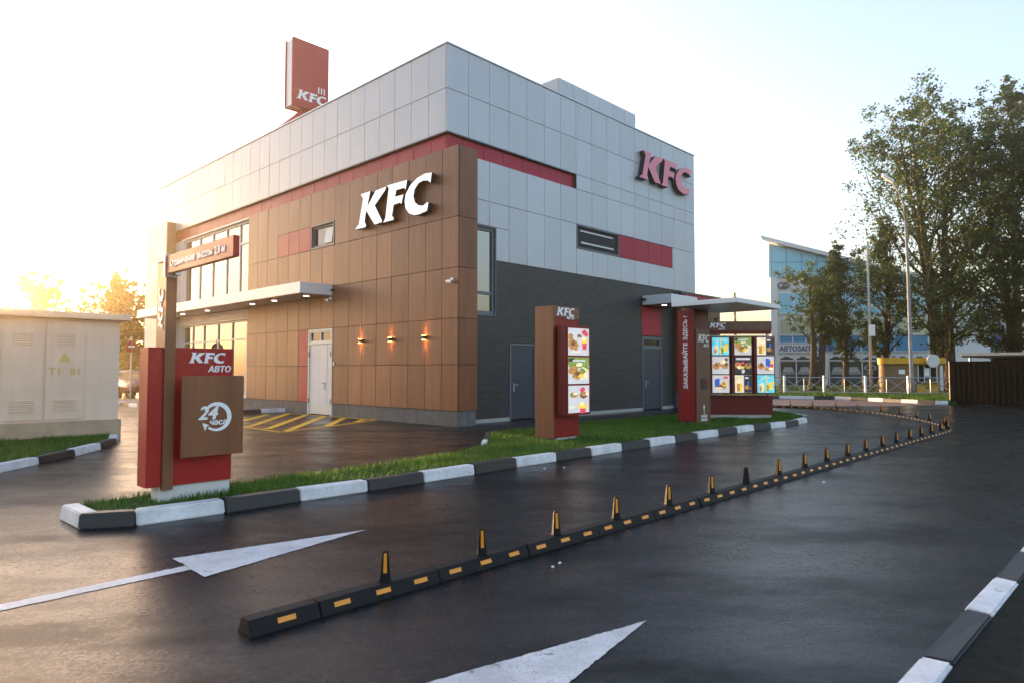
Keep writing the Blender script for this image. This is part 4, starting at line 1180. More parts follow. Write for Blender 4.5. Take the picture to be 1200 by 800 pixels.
# run: a straight row towards the far right, then a bend back to the left
straight = [(-1.475, 3.78), (10.15, 15.84)]
d_ = Vector((straight[1][0] - straight[0][0], straight[1][1] - straight[0][1]))
S0 = 0.43
nseg = 1 + round((d_.length - S0) / 0.9)
u_ = d_.normalized(); ang = math.atan2(u_.y, u_.x)
proto = None
for i in range(nseg):
    p = Vector(straight[0]) + u_ * (0 if i == 0 else S0 + (d_.length - S0) * (i - 1) / (nseg - 1))
    lab = f"{ORD[i]} black rubber kerb segment from the near free end of the straight run"
    if i == 0: lab = "nearest black rubber kerb segment, its sloped free end facing the camera"
    if i == 0:
        short = thing("kerb_segment", lab, "lane divider", (p.x, p.y, 0), ang, "rubber lane divider segments"); seg_mesh(short, 0.425, (0.22,))
    elif proto is None:
        proto = thing("kerb_segment", lab, "lane divider", (p.x, p.y, 0), ang, "rubber lane divider segments"); seg_mesh(proto, (d_.length - S0) / (nseg - 1) + 0.001)
    else:
        o = dup(proto); o.location = (p.x, p.y, 0); o["label"] = lab
        o.rotation_euler = (0, 0, ang + random.uniform(-.012, .012))
curve = resample([(10.15,15.84),(10.62,16.5),(11.05,17.4),(11.5,18.7),(11.85,20.1),(12.1,21.6),(12.15,23.0),(12.0,24.4),(11.6,25.6),(11.0,26.3),(10.3,26.8),(9.4,27.2)], 0.9)
for i in range(len(curve) - 1):
    p, q = curve[i], curve[i + 1]
    o = dup(proto); o.location = (p.x, p.y, 0); o.rotation_euler = (0, 0, math.atan2(q.y - p.y, q.x - p.x))
    o["label"] = f"{ORD[i]} rubber kerb segment after the bend, counted from the bend towards the railing"
posts = [(-0.87,4.5),(-0.28,5.13),(0.31,5.75),(0.91,6.36),(1.53,7.03),(2.15,7.7),(2.76,8.33),(3.41,9.03),(4.03,9.69),(4.64,10.32),(5.28,10.97),(5.92,11.64),(6.57,12.34),(7.18,12.96),(7.83,13.63),(8.45,14.26),(9.05,14.88),(9.66,15.5)]
pp_ = None
n0 = Vector((-u_.y, u_.x))
for i, (x, y) in enumerate(posts):
    s_ = (Vector((x, y)) - Vector(straight[0])).dot(u_)
    p = Vector(straight[0]) + u_ * s_
    lab = f"{ORD[i]} black lane post with an orange strip, counted from the near end of the row"
    if i == 6:
        o = thing("lane_post", "black lane post missing its orange strip, between strip bearing posts", "lane post", (p.x, p.y, 0.083), ang, "lane posts on the rubber divider")
        post_mesh(o, False); continue
    if pp_ is None:
        pp_ = thing("lane_post", lab, "lane post", (p.x, p.y, 0.083), ang, "lane posts on the rubber divider"); post_mesh(pp_)
    else:
        o = dup(pp_); o.location = (p.x, p.y, 0.083); o["label"] = lab
        o.rotation_euler = (random.uniform(-.03, .03), random.uniform(-.04, .04), ang - R(38) + random.uniform(-.1, .1))
pp_.rotation_euler = (0, 0, ang - R(38))
back_posts = [(10.22,15.93),(10.62,16.6),(10.95,17.2),(11.45,18.6),(11.75,19.7),(12.02,21.0),(12.14,22.3),(12.08,23.7),(11.85,24.8),(11.45,25.85),(10.85,26.45)]
for i, (x, y) in enumerate(back_posts):
    o = dup(pp_); o.location = (x, y, 0.083); o.rotation_euler = (random.uniform(-.03, .03), 0, R(random.uniform(-12, 12)))
    o["label"] = f"{ORD[i]} lane post of the bend, counted from the corner towards the railing"

# ------------------------------------------------------------------ transformer booth on the left
p0, p1 = Vector((-9.86, 13.05)), Vector((-8.35, 14.5))
bd = (p0 - p1).normalized(); bang = math.atan2(bd.y, bd.x)      # local x runs left along the front, from the right corner
bt = thing("transformer_booth", "pale flat roofed transformer booth with double doors and yellow stencil", "booth", (p1.x, p1.y, 0), bang)
mb = MB(); mb.box(0, 5.0, -3.6, 0, -0.05, 0.42); mb.build("plinth", M["booth_base"], bt, bevel=0.01)
mb = MB(); mb.box(0.05, 4.95, -3.55, -0.06, 0.42, 2.50); mb.build("wall", M["booth"], bt)
mb = MB(); mb.box(-0.12, 5.12, -3.72, 0.12, 2.505, 2.64); mb.build("roof", M["booth"], bt, bevel=0.01)
for x0 in (0.68, 1.40, 2.3, 3.1):
    d = MB(); d.box(x0 + .01, x0 + .69, -0.06, -0.035, 0.46, 2.44); dd_ = d.build("door", M["booth"], bt, bevel=0.004)
    for xa, xb, za in ((.2, .5, 1.95), (.15, .55, .62)):
        v_ = MB(); v_.box(x0 + xa - .02, x0 + xb + .02, -0.0345, -0.030, za - .02, za + .252)
        for k in range(7): v_.hexa([(x0 + xa, -.030, za + k * .035), (x0 + xb, -.030, za + k * .035), (x0 + xb, -.029, za + k * .035), (x0 + xa, -.029, za + k * .035), (x0 + xa, -.030, za + k * .035 + .022), (x0 + xb, -.030, za + k * .035 + .022), (x0 + xb, -.020, za + k * .035 + .018), (x0 + xa, -.020, za + k * .035 + .018)])
        v_.build("louvre", M["booth"], dd_)
# stencil: local +y is outward, text must read from the left = +x to -x
def booth_text(s, x, z_, size):
    me = text_mesh(s, size, ext=0.002, off=0.002)
    me.materials.clear(); me.materials.append(M["booth_mark"])
    o = bpy.data.objects.new("stencil", me); COL.objects.link(o); o.parent = bt
    o.matrix_local = Matrix.Translation((x, -0.031, z_)) @ Matrix.Rotation(R(180), 4, 'Z') @ Matrix.Rotation(R(90), 4, 'X')
booth_text("Т1", 1.32, 1.36, 0.2); booth_text("81", 0.95, 1.36, 0.2)
mb = MB(); mb.prism([(1.16, -0.031, 1.62), (0.94, -0.031, 1.62), (1.05, -0.031, 1.82)], (0, 0.003, 0), (0, 0, 0)); mb.build("warning_triangle", M["booth_mark"], bt)

# ------------------------------------------------------------------ trees
def make_leaves(centers, radii, n_per, size, seed):
    rng = np.random.default_rng(seed)
    C_ = np.repeat(np.array(centers), n_per, axis=0); Rr = np.repeat(np.array(radii), n_per)
    n = len(C_)
    d = rng.normal(0, 1, (n, 3)); d /= np.linalg.norm(d, axis=1)[:, None]
    rad = rng.uniform(0, 1, n) ** 0.5 * Rr
    P = C_ + d * rad[:, None] * np.array([1, 1, 0.75])
    a = rng.normal(0, 1, (n, 3)); a /= np.linalg.norm(a, axis=1)[:, None]
    b = np.cross(a, rng.normal(0, 1, (n, 3))); b /= np.linalg.norm(b, axis=1)[:, None]
    s = size * rng.uniform(0.55, 1.3, n)
    V = np.stack([P - a * s[:, None] * .5, P + b * s[:, None] * .32, P + a * s[:, None] * .5, P - b * s[:, None] * .32], 1)
    return V.reshape(-1, 3)
def mesh_quads(name, V, mat):
    n = len(V) // 4
    me = bpy.data.meshes.new(name)
    me.vertices.add(4 * n); me.vertices.foreach_set("co", V.reshape(-1).astype(np.float32))
    me.loops.add(4 * n); me.loops.foreach_set("vertex_index", np.arange(4 * n, dtype=np.int32))
    me.polygons.add(n); me.polygons.foreach_set("loop_start", np.arange(0, 4 * n, 4, dtype=np.int32))
    me.materials.append(mat); me.update(); me.validate()
    return me
def tree(name, label, loc, H, spread, seed, trunk_h=0.2, leafm="leaf", barkm="bark", leaf=0.2, dens=1.0, stems=1, lean=(0, 0), upright=0.6, r0=None, nl=22, group=None, cat="tree"):
    rnd = random.Random(seed)
    o = thing(name, label, cat, loc, 0, group)
    mb = MB(); cents = []; rads = []
    r0 = r0 or H * 0.018
    for s_ in range(stems):
        bx_, by_ = (rnd.uniform(-.5, .5) * (stems > 1), rnd.uniform(-.3, .3) * (stems > 1))
        lx, ly = lean[0] + rnd.uniform(-.06, .06) + (s_ - (stems - 1) / 2) * 0.10, lean[1] + rnd.uniform(-.05, .05)
        pts = []; rr_ = []
        K = 10
        for k in range(K + 1):
            f = k / K; zz = H * 0.93 * f
            pts.append(Vector((bx_ + lx * zz + 0.02 * H * math.sin(f * 5 + s_), by_ + ly * zz + 0.015 * H * math.sin(f * 4 + 1 + s_), zz)))
            rr_.append(r0 * (1 - f) ** 0.8 + 0.015)
        rr_[0] *= 1.35
        mb.tube(pts, rr_, 9)
        n_ = nl // stems
        for i in range(n_):
            f = trunk_h + (0.97 - trunk_h) * (i + rnd.random()) / n_
            k = min(K - 1, int(f * K)); base = pts[k].lerp(pts[k + 1], f * K - k)
            prof = math.sin(math.pi * min(1, max(0.0, (f - trunk_h) / (1 - trunk_h)) * 0.82 + 0.16)) ** 0.7
            L_ = spread * (0.45 + 0.75 * rnd.random()) * prof
            an = rnd.uniform(0, 2 * math.pi) if n_ > 4 else i * 2.4
            el = R(20 + 55 * upright * (0.4 + f)) * rnd.uniform(.6, 1.1)
            dirv = Vector((math.cos(an) * math.cos(el), math.sin(an) * math.cos(el), math.sin(el)))
            lp = [base]; 
            for q in range(1, 5):
                dirv = (dirv + Vector((rnd.uniform(-.22, .22), rnd.uniform(-.22, .22), rnd.uniform(-.05, .18)))).normalized()
                lp.append(lp[-1] + dirv * L_ / 4)
            br = max(0.02, rr_[k] * 0.42)
            mb.tube(lp, [br, br * .75, br * .5, br * .3, .008], 6, caps=False)
            for q in range(1, 5):
                nsub = 2 if q < 3 else 3
                for _ in range(nsub):
                    off = Vector((rnd.gauss(0, 1), rnd.gauss(0, 1), rnd.gauss(0, .8))).normalized() * L_ * rnd.uniform(.12, .34)
                    c = lp[q] + off
                    if rnd.random() < 0.55: mb.tube([lp[q], (lp[q] + c) / 2 + Vector((0, 0, -.03)), c], [br * .3, br * .2, .006], 5, caps=False)
                    cents.append(tuple(c)); rads.append(max(.22, L_ * rnd.uniform(.07, .19)))
    tk = mb.build("trunk", M[barkm], o, smooth=True, fixn=False)
    npc = max(6, int(24 * dens))
    V = make_leaves(cents, rads, npc, leaf, seed)
    # loose single leaves give the outline its ragged edge
    V2 = make_leaves(cents, [r_ * 1.45 for r_ in rads], max(3, npc // 5), leaf * .9, seed + 77)
    cr = bpy.data.objects.new("crown", mesh_quads("crown", np.concatenate([V, V2]), M[leafm])); COL.objects.link(cr); cr.parent = o
    return o
G_ = "trees behind the railing"
tree("broadleaf_tree", "tall spreading tree with sunlit crown right behind the street lamp", (28.2, 44.0, 0), 18.6, 7.6, 21, .14, "leaf_autumn", "bark", .19, 2.0, 3, (-.035, 0), .6, .33, 66, G_)
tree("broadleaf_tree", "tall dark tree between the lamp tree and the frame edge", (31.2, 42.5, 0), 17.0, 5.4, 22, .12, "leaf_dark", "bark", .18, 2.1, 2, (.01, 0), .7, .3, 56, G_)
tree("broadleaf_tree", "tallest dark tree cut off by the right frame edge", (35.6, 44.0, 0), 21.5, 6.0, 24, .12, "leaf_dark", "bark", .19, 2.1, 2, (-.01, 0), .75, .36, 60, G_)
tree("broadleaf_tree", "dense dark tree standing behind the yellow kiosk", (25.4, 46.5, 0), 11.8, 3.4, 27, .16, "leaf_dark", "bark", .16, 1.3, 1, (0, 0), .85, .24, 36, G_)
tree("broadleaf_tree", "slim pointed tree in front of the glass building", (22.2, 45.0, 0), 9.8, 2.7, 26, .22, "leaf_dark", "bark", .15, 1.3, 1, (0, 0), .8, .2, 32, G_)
tree("broadleaf_tree", "round crowned twin stemmed tree before the blue lettered shop sign", (20.2, 45.0, 0), 8.1, 2.8, 25, .38, "leaf_autumn", "bark", .15, 1.3, 2, (.0, 0), .5, .26, 34, G_)
G2 = "trees behind the transformer booth"
for i, (x, y, h, sp, lab) in enumerate(((-30.5, 44, 7.2, 3.4, "leafy tree above the left part of the booth roof"), (-27.6, 47, 7.6, 3.2, "tree above the middle of the booth roof"), (-25.6, 45, 6.3, 2.8, "lower tree above the right end of the booth roof"), (-23.6, 46, 7.2, 2.6, "tree between booth and restaurant behind the road sign"), (-22.0, 47, 9.3, 2.4, "tall narrow tree touching the pale fin of the restaurant"))):
    tree("broadleaf_tree", lab, (x, y, 0), h, sp, 40 + i, .08, "leaf", "bark", .24, 1.0, 1, (0, 0), .7, .2, 30, G2)
hd_ = []
rng = random.Random(5)
cc = [(-34 + i * .62, 41 + rng.uniform(-.5, .5), rng.uniform(.3, 1.6)) for i in range(26)]
me = mesh_quads("hedge", make_leaves(cc, [.75] * len(cc), 110, .17, 8), M["leaf"])
o = bpy.data.objects.new("hedge", me); COL.objects.link(o)
tag(o, "low hedge along the far side of the car park", "hedge")
cc = [(14.5 + i * .42, 40.6 - i * .02 + rng.uniform(-.2, .2), rng.uniform(.15, .5)) for i in range(18)]
me = mesh_quads("flower_bed", make_leaves(cc, [.3] * len(cc), 60, .12, 18), M["leaf_autumn"])
o = bpy.data.objects.new("flower_bed", me); COL.objects.link(o)
tag(o, "low flower bed behind the steel railing by the shop front", "flower bed")

# ------------------------------------------------------------------ far left: cars, road sign, island kerb
def car(label, loc, rot, col):
    o = thing("parked_car", label, "car", loc, rot, "cars parked behind the booth")
    prof = [(-2.1, .35), (-2.15, .7), (-2.0, .95), (-1.45, 1.0), (-.85, 1.43), (.55, 1.45), (1.2, 1.02), (1.95, .88), (2.15, .62), (2.1, .3)]
    mb = MB(); mb.prism([(x, -.85, z_) for x, z_ in prof], (0, 0, 0), (0, 1.7, 0)); mb.build("body", col, o, bevel=0.06, smooth=True)
    mb = MB()
    gp_ = [(-1.3, 1.0), (-.8, 1.37), (.5, 1.39), (1.08, 1.02)]
    mb.prism([(x, -.856, z_) for x, z_ in gp_], (0, 0, 0), (0, .004, 0)); mb.prism([(x, .852, z_) for x, z_ in gp_], (0, 0, 0), (0, .004, 0))
    mb.hexa([(.57, -.7, 1.44), (.57, .7, 1.44), (1.2, .72, 1.03), (1.2, -.72, 1.03), (.6, -.7, 1.455), (.6, .7, 1.455), (1.23, .72, 1.045), (1.23, -.72, 1.045)])
    mb.build("window", M["glass"], o)
    for x in (-1.3, 1.3):
        for s_ in (-1, 1):
            w = MB(); w.tube([(x, s_ * .70, .32), (x, s_ * .88, .32)], .32, 18); wh = w.build("wheel", M["black"], o)
            w = MB(); w.tube([(x, s_ * .875, .32), (x, s_ * .885, .32)], .2, 14); w.build("rim", M["steel"], wh)
    for s_ in (-1, 1):
        w = MB(); w.box(1.98, 2.13, s_ * .55 - .17, s_ * .55 + .17, .66, .78); w.build("headlight", M["letter_white"], o)
car("white parked car seen between the booth and the entry sign", (-20.5, 36.5, 0), R(150), plain("car_white", (0.7, 0.7, 0.7), .25, var=.02))
car("dark red parked car beside the white one behind the booth", (-18.9, 35.0, 0), R(145), plain("car_red", (0.16, 0.03, 0.025), .25, var=.02))
rsn = thing("road_sign", "round red rimmed road sign on a thin pole by the booth", "road sign", (-16.9, 30.0, 0))
mb = MB(); mb.tube([(0, 0, 0), (0, 0, 2.95)], .035, 10); mb.build("pole", M["steel"], rsn)
mb = MB(); mb.disc((0, -.03, 2.5), .27, (.92, -.39, 0), .02, 28); mb.build("plate", M["panel_red"], rsn)
mb = MB(); mb.box(-.003, .004, -.17, .17, -.045, .045)
o = mb.build("bar", M["letter_white"], rsn, loc=(.0205, -.0385, 2.5), rotz=R(-23))
kerb("kerb", [Vector(p) for p in [(-21, 28.2), (-20, 28.0), (-19, 27.9), (-18, 27.9), (-17, 28.0), (-16.2, 28.5)]], True, h=.15)
mb = MB(); mb.prism([(-21, 28.4, 0), (-19, 28.1, 0), (-17, 28.2, 0), (-16.3, 28.8, 0), (-17, 30.6, 0), (-21, 30.6, 0)], (0, 0, .12), (0, 0, 0)); struct(mb.build("traffic_island", M["concrete"]))

# ------------------------------------------------------------------ across the road: railing, kiosk, lamp post, glass building, fence
fr = thing("railing", "grey steel railing with crossed bars between posts along the far road", "fence", (10.6, 41.0, 0))
e0, e1 = Vector((9.8, 40.9)), Vector((23.2, 35.6)); fd = (e1 - e0); nP = 7
org = Vector((10.6, 41.0))
for i in range(nP):
    p = e0 + fd * i / nP - org; q = e0 + fd * (i + 1) / nP - org; m_ = (p + q) / 2
    mb = MB()
    mb.tube([(p.x, p.y, 1.06), (q.x, q.y, 1.06)], .03, 6); mb.tube([(p.x, p.y, .25), (q.x, q.y, .25)], .025, 6)
    mb.tube([(m_.x, m_.y, .25), (m_.x, m_.y, 1.06)], .022, 6)
    for u0, u1 in ((p, m_), (m_, q)):
        mb.tube([(u0.x, u0.y, .27), (u1.x, u1.y, 1.04)], .016, 5); mb.tube([(u0.x, u0.y + .03, 1.04), (u1.x, u1.y + .03, .27)], .016, 5)
    mb.build("cross_panel", M["steel"], fr)
for i in range(nP + 1):
    p = e0 + fd * i / nP - org
    mb = MB(); mb.box(p.x - .05, p.x + .05, p.y - .05, p.y + .05, 0, 1.16); mb.build("post", M["white"] if i % 2 else M["steel"], fr)

lp_ = thing("street_lamp", "tall grey street lamp with one curved arm, standing before the kiosk", "street lamp", (21.55, 36.5, 0))
mb = MB(); mb.tube([(0, 0, 0), (0, 0, .9), (0, 0, .91), (-.05, 0, 7), (-.12, 0, 9.6)], [.12, .12, .095, .08, .06], 12); mb.build("pole", M["lamp_grey"], lp_, smooth=True)
mb = MB(); mb.tube([(-.12, 0, 9.6), (-.2, 0, 10.4), (-.42, 0, 11.1), (-.8, 0, 11.7)], [.06, .045, .04, .035], 8); mb.build("arm", M["lamp_grey"], lp_, smooth=True)
mb = MB(); mb.hexa([(-.75, -.14, 11.62), (-.75, .14, 11.62), (-1.35, .12, 12.0), (-1.35, -.12, 12.0), (-.72, -.1, 11.80), (-.72, .1, 11.80), (-1.3, .08, 12.16), (-1.3, -.08, 12.16)]); mb.build("lamp_head", M["white"], lp_, bevel=.03)
up = thing("utility_pole", "slim concrete utility pole between the trees", "utility pole", (22.6, 42.6, 0))
mb = MB(); mb.tube([(0, 0, 0), (-.05, 0, 9.6)], [.10, .06], 10); mb.build("pole", M["concrete"], up, smooth=True)
mb = MB(); mb.box(-.5, .4, -.04, .04, 9.2, 9.3); mb.build("crossarm", M["steel"], up)
mb = MB(); mb.box(-.12, .22, -.2, -.09, 3.6, 4.3); mb.build("meter_box", M["white"], up)
tp = thing("utility_pole", "thin distant dark pole rising above the wide menu board", "utility pole", (20.0, 60.5, 0))
mb = MB(); mb.tube([(0, 0, 0), (0, 0, 8.4)], [.16, .11], 8); mb.build("pole", M["trim"], tp)

kx = thing("kiosk", "small yellow roofed kiosk with tan walls and serving window", "kiosk", (21.7, 39.6, 0.1), R(-4))
mb = MB()
n = 8; pts = [(-.0 + .45 - .45 * math.cos(R(90) * k / n), -.0 + .45 - .45 * math.sin(R(90) * k / n)) for k in range(n + 1)]
foot = pts + [(3.4, 0), (3.4, 2.4), (1.35, 2.4)]
mb.prism([(x, y, 0) for x, y in foot], (0, 0, 1.72), (0, 0, 0)); mb.build("wall", M["kiosk_tan"], kx)
mb = MB(); mb.prism([(x * 1.06 - .15, y * 1.1 - .18, 0) for x, y in foot], (0, 0, 2.08), (0, 0, 1.722)); mb.build("roof", M["kiosk_yellow"], kx, bevel=.02)
mb = MB(); mb.box(1.95, 3.05, -.02, -.003, .72, 1.66); kw = mb.build("window", M["glass_dark"], kx)
mb = MB()
for x in (1.95, 2.3, 2.62, 3.0): mb.box(x, x + .05, -.04, -.021, .72, 1.66)
mb.box(2.30, 2.67, -.035, -.021, .98, 1.02); mb.build("window_frame", M["frame_white"], kw)
mb = MB(); mb.box(2.32, 2.6, -.025, -.0205, 1.05, 1.5); mb.build("notice", M["letter_white"], kw)
mb = MB(); mb.box(1.9, 3.1, -.28, -.01, .66, .70); mb.build("counter", M["steel"], kx)
mb = MB(); mb.box(1.9, 3.1, -.03, -.002, .05, .655); mb.build("front_panel", M["kiosk_yellow"], kx)
mb = MB(); mb.prism([(2.3, -.031, .25), (2.75, -.031, .35), (2.6, -.031, .55), (2.5, -.031, .45)], (0, -.004, 0), (0, 0, 0)); mb.build("graphic", M["kiosk_tan"], kx)
mb = MB(); mb.box(0.9, 1.25, -.012, -.002, 1.15, 1.4); mb.build("notice", M["letter_white"], kx)
mb = MB(); mb.box(3.2, 3.38, -.03, -.002, .2, 1.65); mb.build("side_panel", M["panel_pale"], kx)
ds = thing("round_sign", "round blank white sign fixed on the kiosk roof edge", "sign", (24.3, 39.05, 2.0))
mb = MB(); mb.disc((0, 0, .0), .37, (0, -1, 0), .07, 32); mb.build("disc", M["panel_pale"], ds)
mb = MB(); mb.tube([(0, .03, -.35), (0, .03, .0)], .03, 8); mb.build("bracket", M["steel"], ds)

# glass fronted shop building
gb = thing("shop_building", "blue glass fronted shop building with a sloping roof behind the trees", "building", (22.2, 58.0, 0), R(-4))
def zz(y): return 1.45 + .0732 * (434 - y)
mb = MB()
roofz = lambda x: 12.4 - x * .27
mb.prism([(0, 0.1, 0), (18, 0.1, 0), (18, 0.1, roofz(18)), (0, 0.1, roofz(0))], (0, 0, 0), (9, 14, 0)); mb.build("wall", M["far_white"], gb)
mb = MB(); mb.prism([(-.7, 0, roofz(-.7) + .02), (18.5, 0, roofz(18.5) + .02), (18.5, 0, roofz(18.5) + .3), (-.9, 0, roofz(-.7) + .42)], (0, -.5, 0), (9.2, 14.4, 0)); mb.build("roof", M["far_white"], gb)
def band(name, z0, z1, x0, x1, mat, nm, dy=0.0, mm="far_white", mw=.09):
    mb = MB(); mb.box(x0, x1, -.02 + dy, .08 + dy, z0, z1); o = mb.build(name, M[mat], gb)
    if nm:
        k = MB()
        for i in range(nm + 1):
            x = x0 + (x1 - x0) * i / nm; k.box(x - mw / 2, x + mw / 2, -.07 + dy, -.021 + dy, z0, z1)
        k.box(x0, x1, -.065 + dy, -.0215 + dy, z0, z0 + .08); k.build("mullions", M[mm], o)
    return o
mb = MB(); mb.prism([(.15, -.02, 9.45), (13.0, -.02, 9.45), (13.0, -.02, roofz(13) - .12), (.15, -.02, roofz(.15) - .12)], (0, 0, 0), (0, .1, 0)); gtop = mb.build("upper_glazing", M["glass_sky"], gb)
k = MB()
for i in range(11):
    x = .15 + i * 1.28; k.box(x - .025, x + .025, -.05, -.021, 9.45, roofz(x) - .15)
k.box(.15, 13, -.048, -.0215, 10.7, 10.75); k.build("mullions", M["glass_teal"], gtop)
band("glazing", 6.2, 8.0, .75, 13, "glass_sky", 10)
band("glazing", 4.4, 5.75, .75, 4.05, "glass_pale", 3); band("glazing", 3.75, 4.36, .75, 4.05, "glass_teal", 3)
band("glazing", 4.4, 5.75, 4.75, 13, "glass_pale", 6); band("glazing", 3.0, 4.36, 4.75, 13, "glass_teal", 6)
o = band("sign_board", 2.93, 3.68, .65, 4.5, "letter_white", 0, -.1)
me_t = text("АВТОЗАПЧАСТИ", .62, M["far_blue"], o, (.72, -.125, 3.08), 'right', off=.012, ext=.01, width=.86)
band("picture_strip", 2.24, 2.82, .65, 13, "far_white", 9)
k = MB()
for i in range(9):
    x = .78 + i * 1.37
    k.prism([(x, -.03, 2.34), (x + 1.1, -.03, 2.34), (x + 1.08, -.03, 2.48), (x + .85, -.03, 2.52), (x + .68, -.03, 2.64), (x + .35, -.03, 2.64), (x + .2, -.03, 2.5), (x, -.03, 2.45)], (0, -.004, 0), (0, 0, 0))
k.build("car_pictures", M["glass_shop"], gb)
gs = band("shop_window", .1, 2.2, .75, 13, "glass_shop", 9)
k = MB()
for i in range(9):
    x = .85 + i * 1.36
    if i in (2, 5):
        for q in range(24):
            a0, a1 = 2 * math.pi * q / 24, 2 * math.pi * (q + 1) / 24
            P = lambda a, r_: (x + .58 + .52 * r_ * math.cos(a), -.024, 1.68 + .26 * r_ * math.sin(a))
            k.prism([P(a0, .72), P(a1, .72), P(a1, 1), P(a0, 1)], (0, -.003, 0), (0, 0, 0))
        k.box(x + .5, x + .66, -.027, -.0225, 1.5, 1.86)
    else:
        k.prism([(x + .1, -.024, 1.3), (x + 1.1, -.024, 1.3), (x + .9, -.024, 1.75), (x + .3, -.024, 1.75)], (0, -.003, 0), (0, 0, 0))
        k.box(x + .05, x + 1.15, -.027, -.0225, 1.15, 1.24)
k.build("window_decals", M["panel_grey"], gs)
for i in (2, 5): text("LADA", .26, M["panel_grey"], gs, (.85 + i * 1.36 + .2, -.024, 1.14), 'right', off=.008, ext=.003)
mb = MB(); mb.hexa([(4.22, -.3, 0), (4.6, -.3, 0), (4.6, .05, 0), (4.22, .05, 0), (4.05, -.3, 2.9), (4.72, -.3, 2.9), (4.72, .05, 2.9), (4.05, .05, 2.9)]); mb.build("pillar", M["letter_white"], gb)
mb = MB(); mb.box(.02, .62, -.15, .05, 0, 9.4); mb.build("corner_pier", M["letter_white"], gb)
k = MB(); el = [(1.15 + .55 * math.cos(2 * math.pi * q / 24), -.03, 8.7 + .3 * math.sin(2 * math.pi * q / 24)) for q in range(24)]
k.prism(el, (0, -.05, 0), (0, 0, 0)); em = k.build("emblem", M["far_blue"], gb)
k = MB()
for sx in (-1, 1):
    k.prism([(1.15 + sx * .22 + .16 * math.cos(2 * math.pi * q / 16), -.081, 8.7 + .14 * math.sin(2 * math.pi * q / 16)) for q in range(16)], (0, -.004, 0), (0, 0, 0))
k.build("emblem_mark", M["letter_white"], em)

wb = thing("office_building", "long white low building half hidden behind the big trees", "building", (33.0, 60.0, 0), R(-6))
mb = MB(); mb.box(0, 15, 0, 9, 0, 5.6); mb.box(-4.2, -.01, 1, 9, 0, 3.4); mb.build("wall", M["far_white"], wb)
for i in range(6):
    f = MB(); x = 1 + i * 2.3; f.box(x, x + 1.3, -.06, -.005, 3.0, 4.6); w = f.build("window", M["frame_white"], wb)
    f = MB(); f.box(x + .1, x + 1.2, -.08, -.061, 3.1, 4.5); f.build("pane", M["glass_teal"], w)
mb = MB(); mb.box(9.2, 9.9, -.3, -.005, 0, 5.4); mb.build("pier", M["far_blue"], wb)
pw = thing("warm_building", "plain warm toned building at the right edge behind the fence", "building", (43.5, 58.0, 0), R(-10))
mb = MB(); mb.box(0, 8, 0, 8, 0, 6.0); mb.build("wall", M["far_pink"], pw)
mb = MB(); mb.box(-.1, 8.1, -.1, 8.1, 6.01, 6.2); mb.build("roof", M["trim"], pw)
sh = thing("low_shop", "distant low white shop with a blue fascia behind the menu board", "building", (9.0, 72.0, 0))
mb = MB(); mb.box(0, 17.5, 0, 7, 0, 3.9); mb.build("wall", M["far_white"], sh)
mb = MB(); mb.box(-.1, 17.6, -.2, -.01, 2.6, 3.7); mb.build("fascia", M["far_blue"], sh)
for i in range(6):
    f = MB(); f.box(.6 + i * 2.8, 2.8 + i * 2.8, -.05, -.01, .3, 2.3); f.build("window", M["glass_shop"], sh)

# brown profiled fence and lean-to roof behind it
bf = thing("sheet_fence", "dark brown profiled sheet fence on the right side of the road", "fence", (18.94, 29.3, 0))
dv = Vector((9.0, -11.5)).normalized()
prof_pts = []
o0 = Vector((0, 0)); nrm = Vector((-dv.y, dv.x))
L_ = 15.0; n = int(L_ / .1)
mb = MB()
for i in range(n):
    s0, s1 = i * .1, (i + 1) * .1
    d0 = .0 if i % 2 else .012
    p, q = dv * s0, dv * s1
    pa, qa = p + nrm * d0, q + nrm * d0
    mb.hexa([(pa.x, pa.y, .02), (qa.x, qa.y, .02), (qa.x + nrm.x * .03, qa.y + nrm.y * .03, .02), (pa.x + nrm.x * .03, pa.y + nrm.y * .03, .02), (pa.x, pa.y, 1.8), (qa.x, qa.y, 1.8), (qa.x + nrm.x * .03, qa.y + nrm.y * .03, 1.8), (pa.x + nrm.x * .03, pa.y + nrm.y * .03, 1.8)])
mb.build("sheet", M["fence_brown"], bf)
for i in range(6):
    p = dv * (i * 3.0) + nrm * .1
    mb = MB(); mb.box(p.x - .04, p.x + .04, p.y - .04, p.y + .04, 0, 1.84); mb.build("post", M["metal_dark"], bf)
mb = MB(); e_ = dv * L_; mb.tube([(0, 0, 1.81), (e_.x, e_.y, 1.81)], .035, 6); mb.build("top_rail", M["fence_brown"], bf)
lt = thing("lean_to", "dark flat lean-to roof on posts behind the brown fence", "shelter", (20.4, 31.0, 0), math.atan2(dv.y, dv.x))
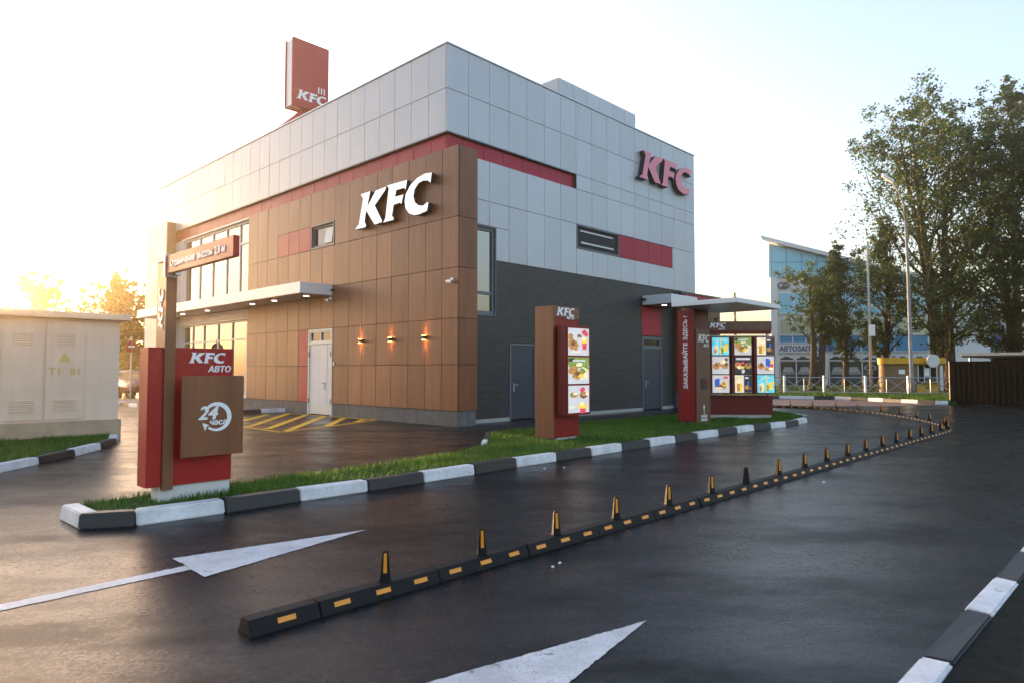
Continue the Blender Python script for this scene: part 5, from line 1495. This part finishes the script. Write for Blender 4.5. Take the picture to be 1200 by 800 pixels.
mb = MB(); mb.box(0, 12, .6, 4.5, 2.05, 2.2); mb.build("roof", M["metal_dark"], lt)
mb = MB(); mb.box(-.05, 12.05, .55, .6, 2.12, 2.24); mb.build("gutter", M["steel"], lt)
for x in (.3, 3.2, 6.2, 9.2):
    mb = MB(); mb.tube([(x, .7, 0), (x, .7, 2.05)], .05, 8); mb.build("post", M["steel"], lt)
mb = MB(); mb.box(0, 12, 4.4, 4.5, 0, 2.04); mb.build("back_wall", M["fence_brown"], lt)

# litter: cigarette ends and paper scraps on the wet asphalt
for i, (x, y, r_) in enumerate(((0.48, 10.05, .018), (0.78, 10.15, .02), (0.30, 5.05, .012), (0.36, 5.15, .012), (4.05, 8.85, .02))):
    mb = MB(); a = i * 1.3
    mb.hexa([(-r_, -r_ * .5, .002), (r_, -r_ * .5, .002), (r_, r_ * .5, .002), (-r_, r_ * .5, .002), (-r_ * .8, -r_ * .4, .012), (r_ * .8, -r_ * .3, .014), (r_ * .7, r_ * .4, .01), (-r_ * .8, r_ * .4, .012)])
    o = mb.build("paper_scrap", M["white"], None, loc=(x, y, 0), rotz=a)
    tag(o, ["white paper scrap under the second white stone of the island kerb", "white paper scrap in the lane left of the slim menu board", "tiny paper scrap by the rubber kerb in the foreground", "tiny paper scrap touching the foreground rubber kerb run", "white paper scrap beside the middle of the lane post row"][i], "litter", "paper scraps on the wet road")

# ------------------------------------------------------------------ lens glare done as added haze: one closed box of thin air round everything
hz, t = bpy.data.materials.new("glare_air"), None
hz.use_nodes = True; t = hz.node_tree
for n in list(t.nodes): t.nodes.remove(n)
pv = t.nodes.new("ShaderNodeVolumePrincipled")
pv.inputs["Color"].default_value = (1.0, 0.76, 0.44, 1)
pv.inputs["Density"].default_value = 0.0023
pv.inputs["Anisotropy"].default_value = 0.92
mo = t.nodes.new("ShaderNodeOutputMaterial")
t.links.new(pv.outputs[0], mo.inputs["Volume"])
mb = MB(); mb.box(-245, 245, -245, 245, -1.05, 24)
struct(mb.build("glare_haze", hz), "stuff")
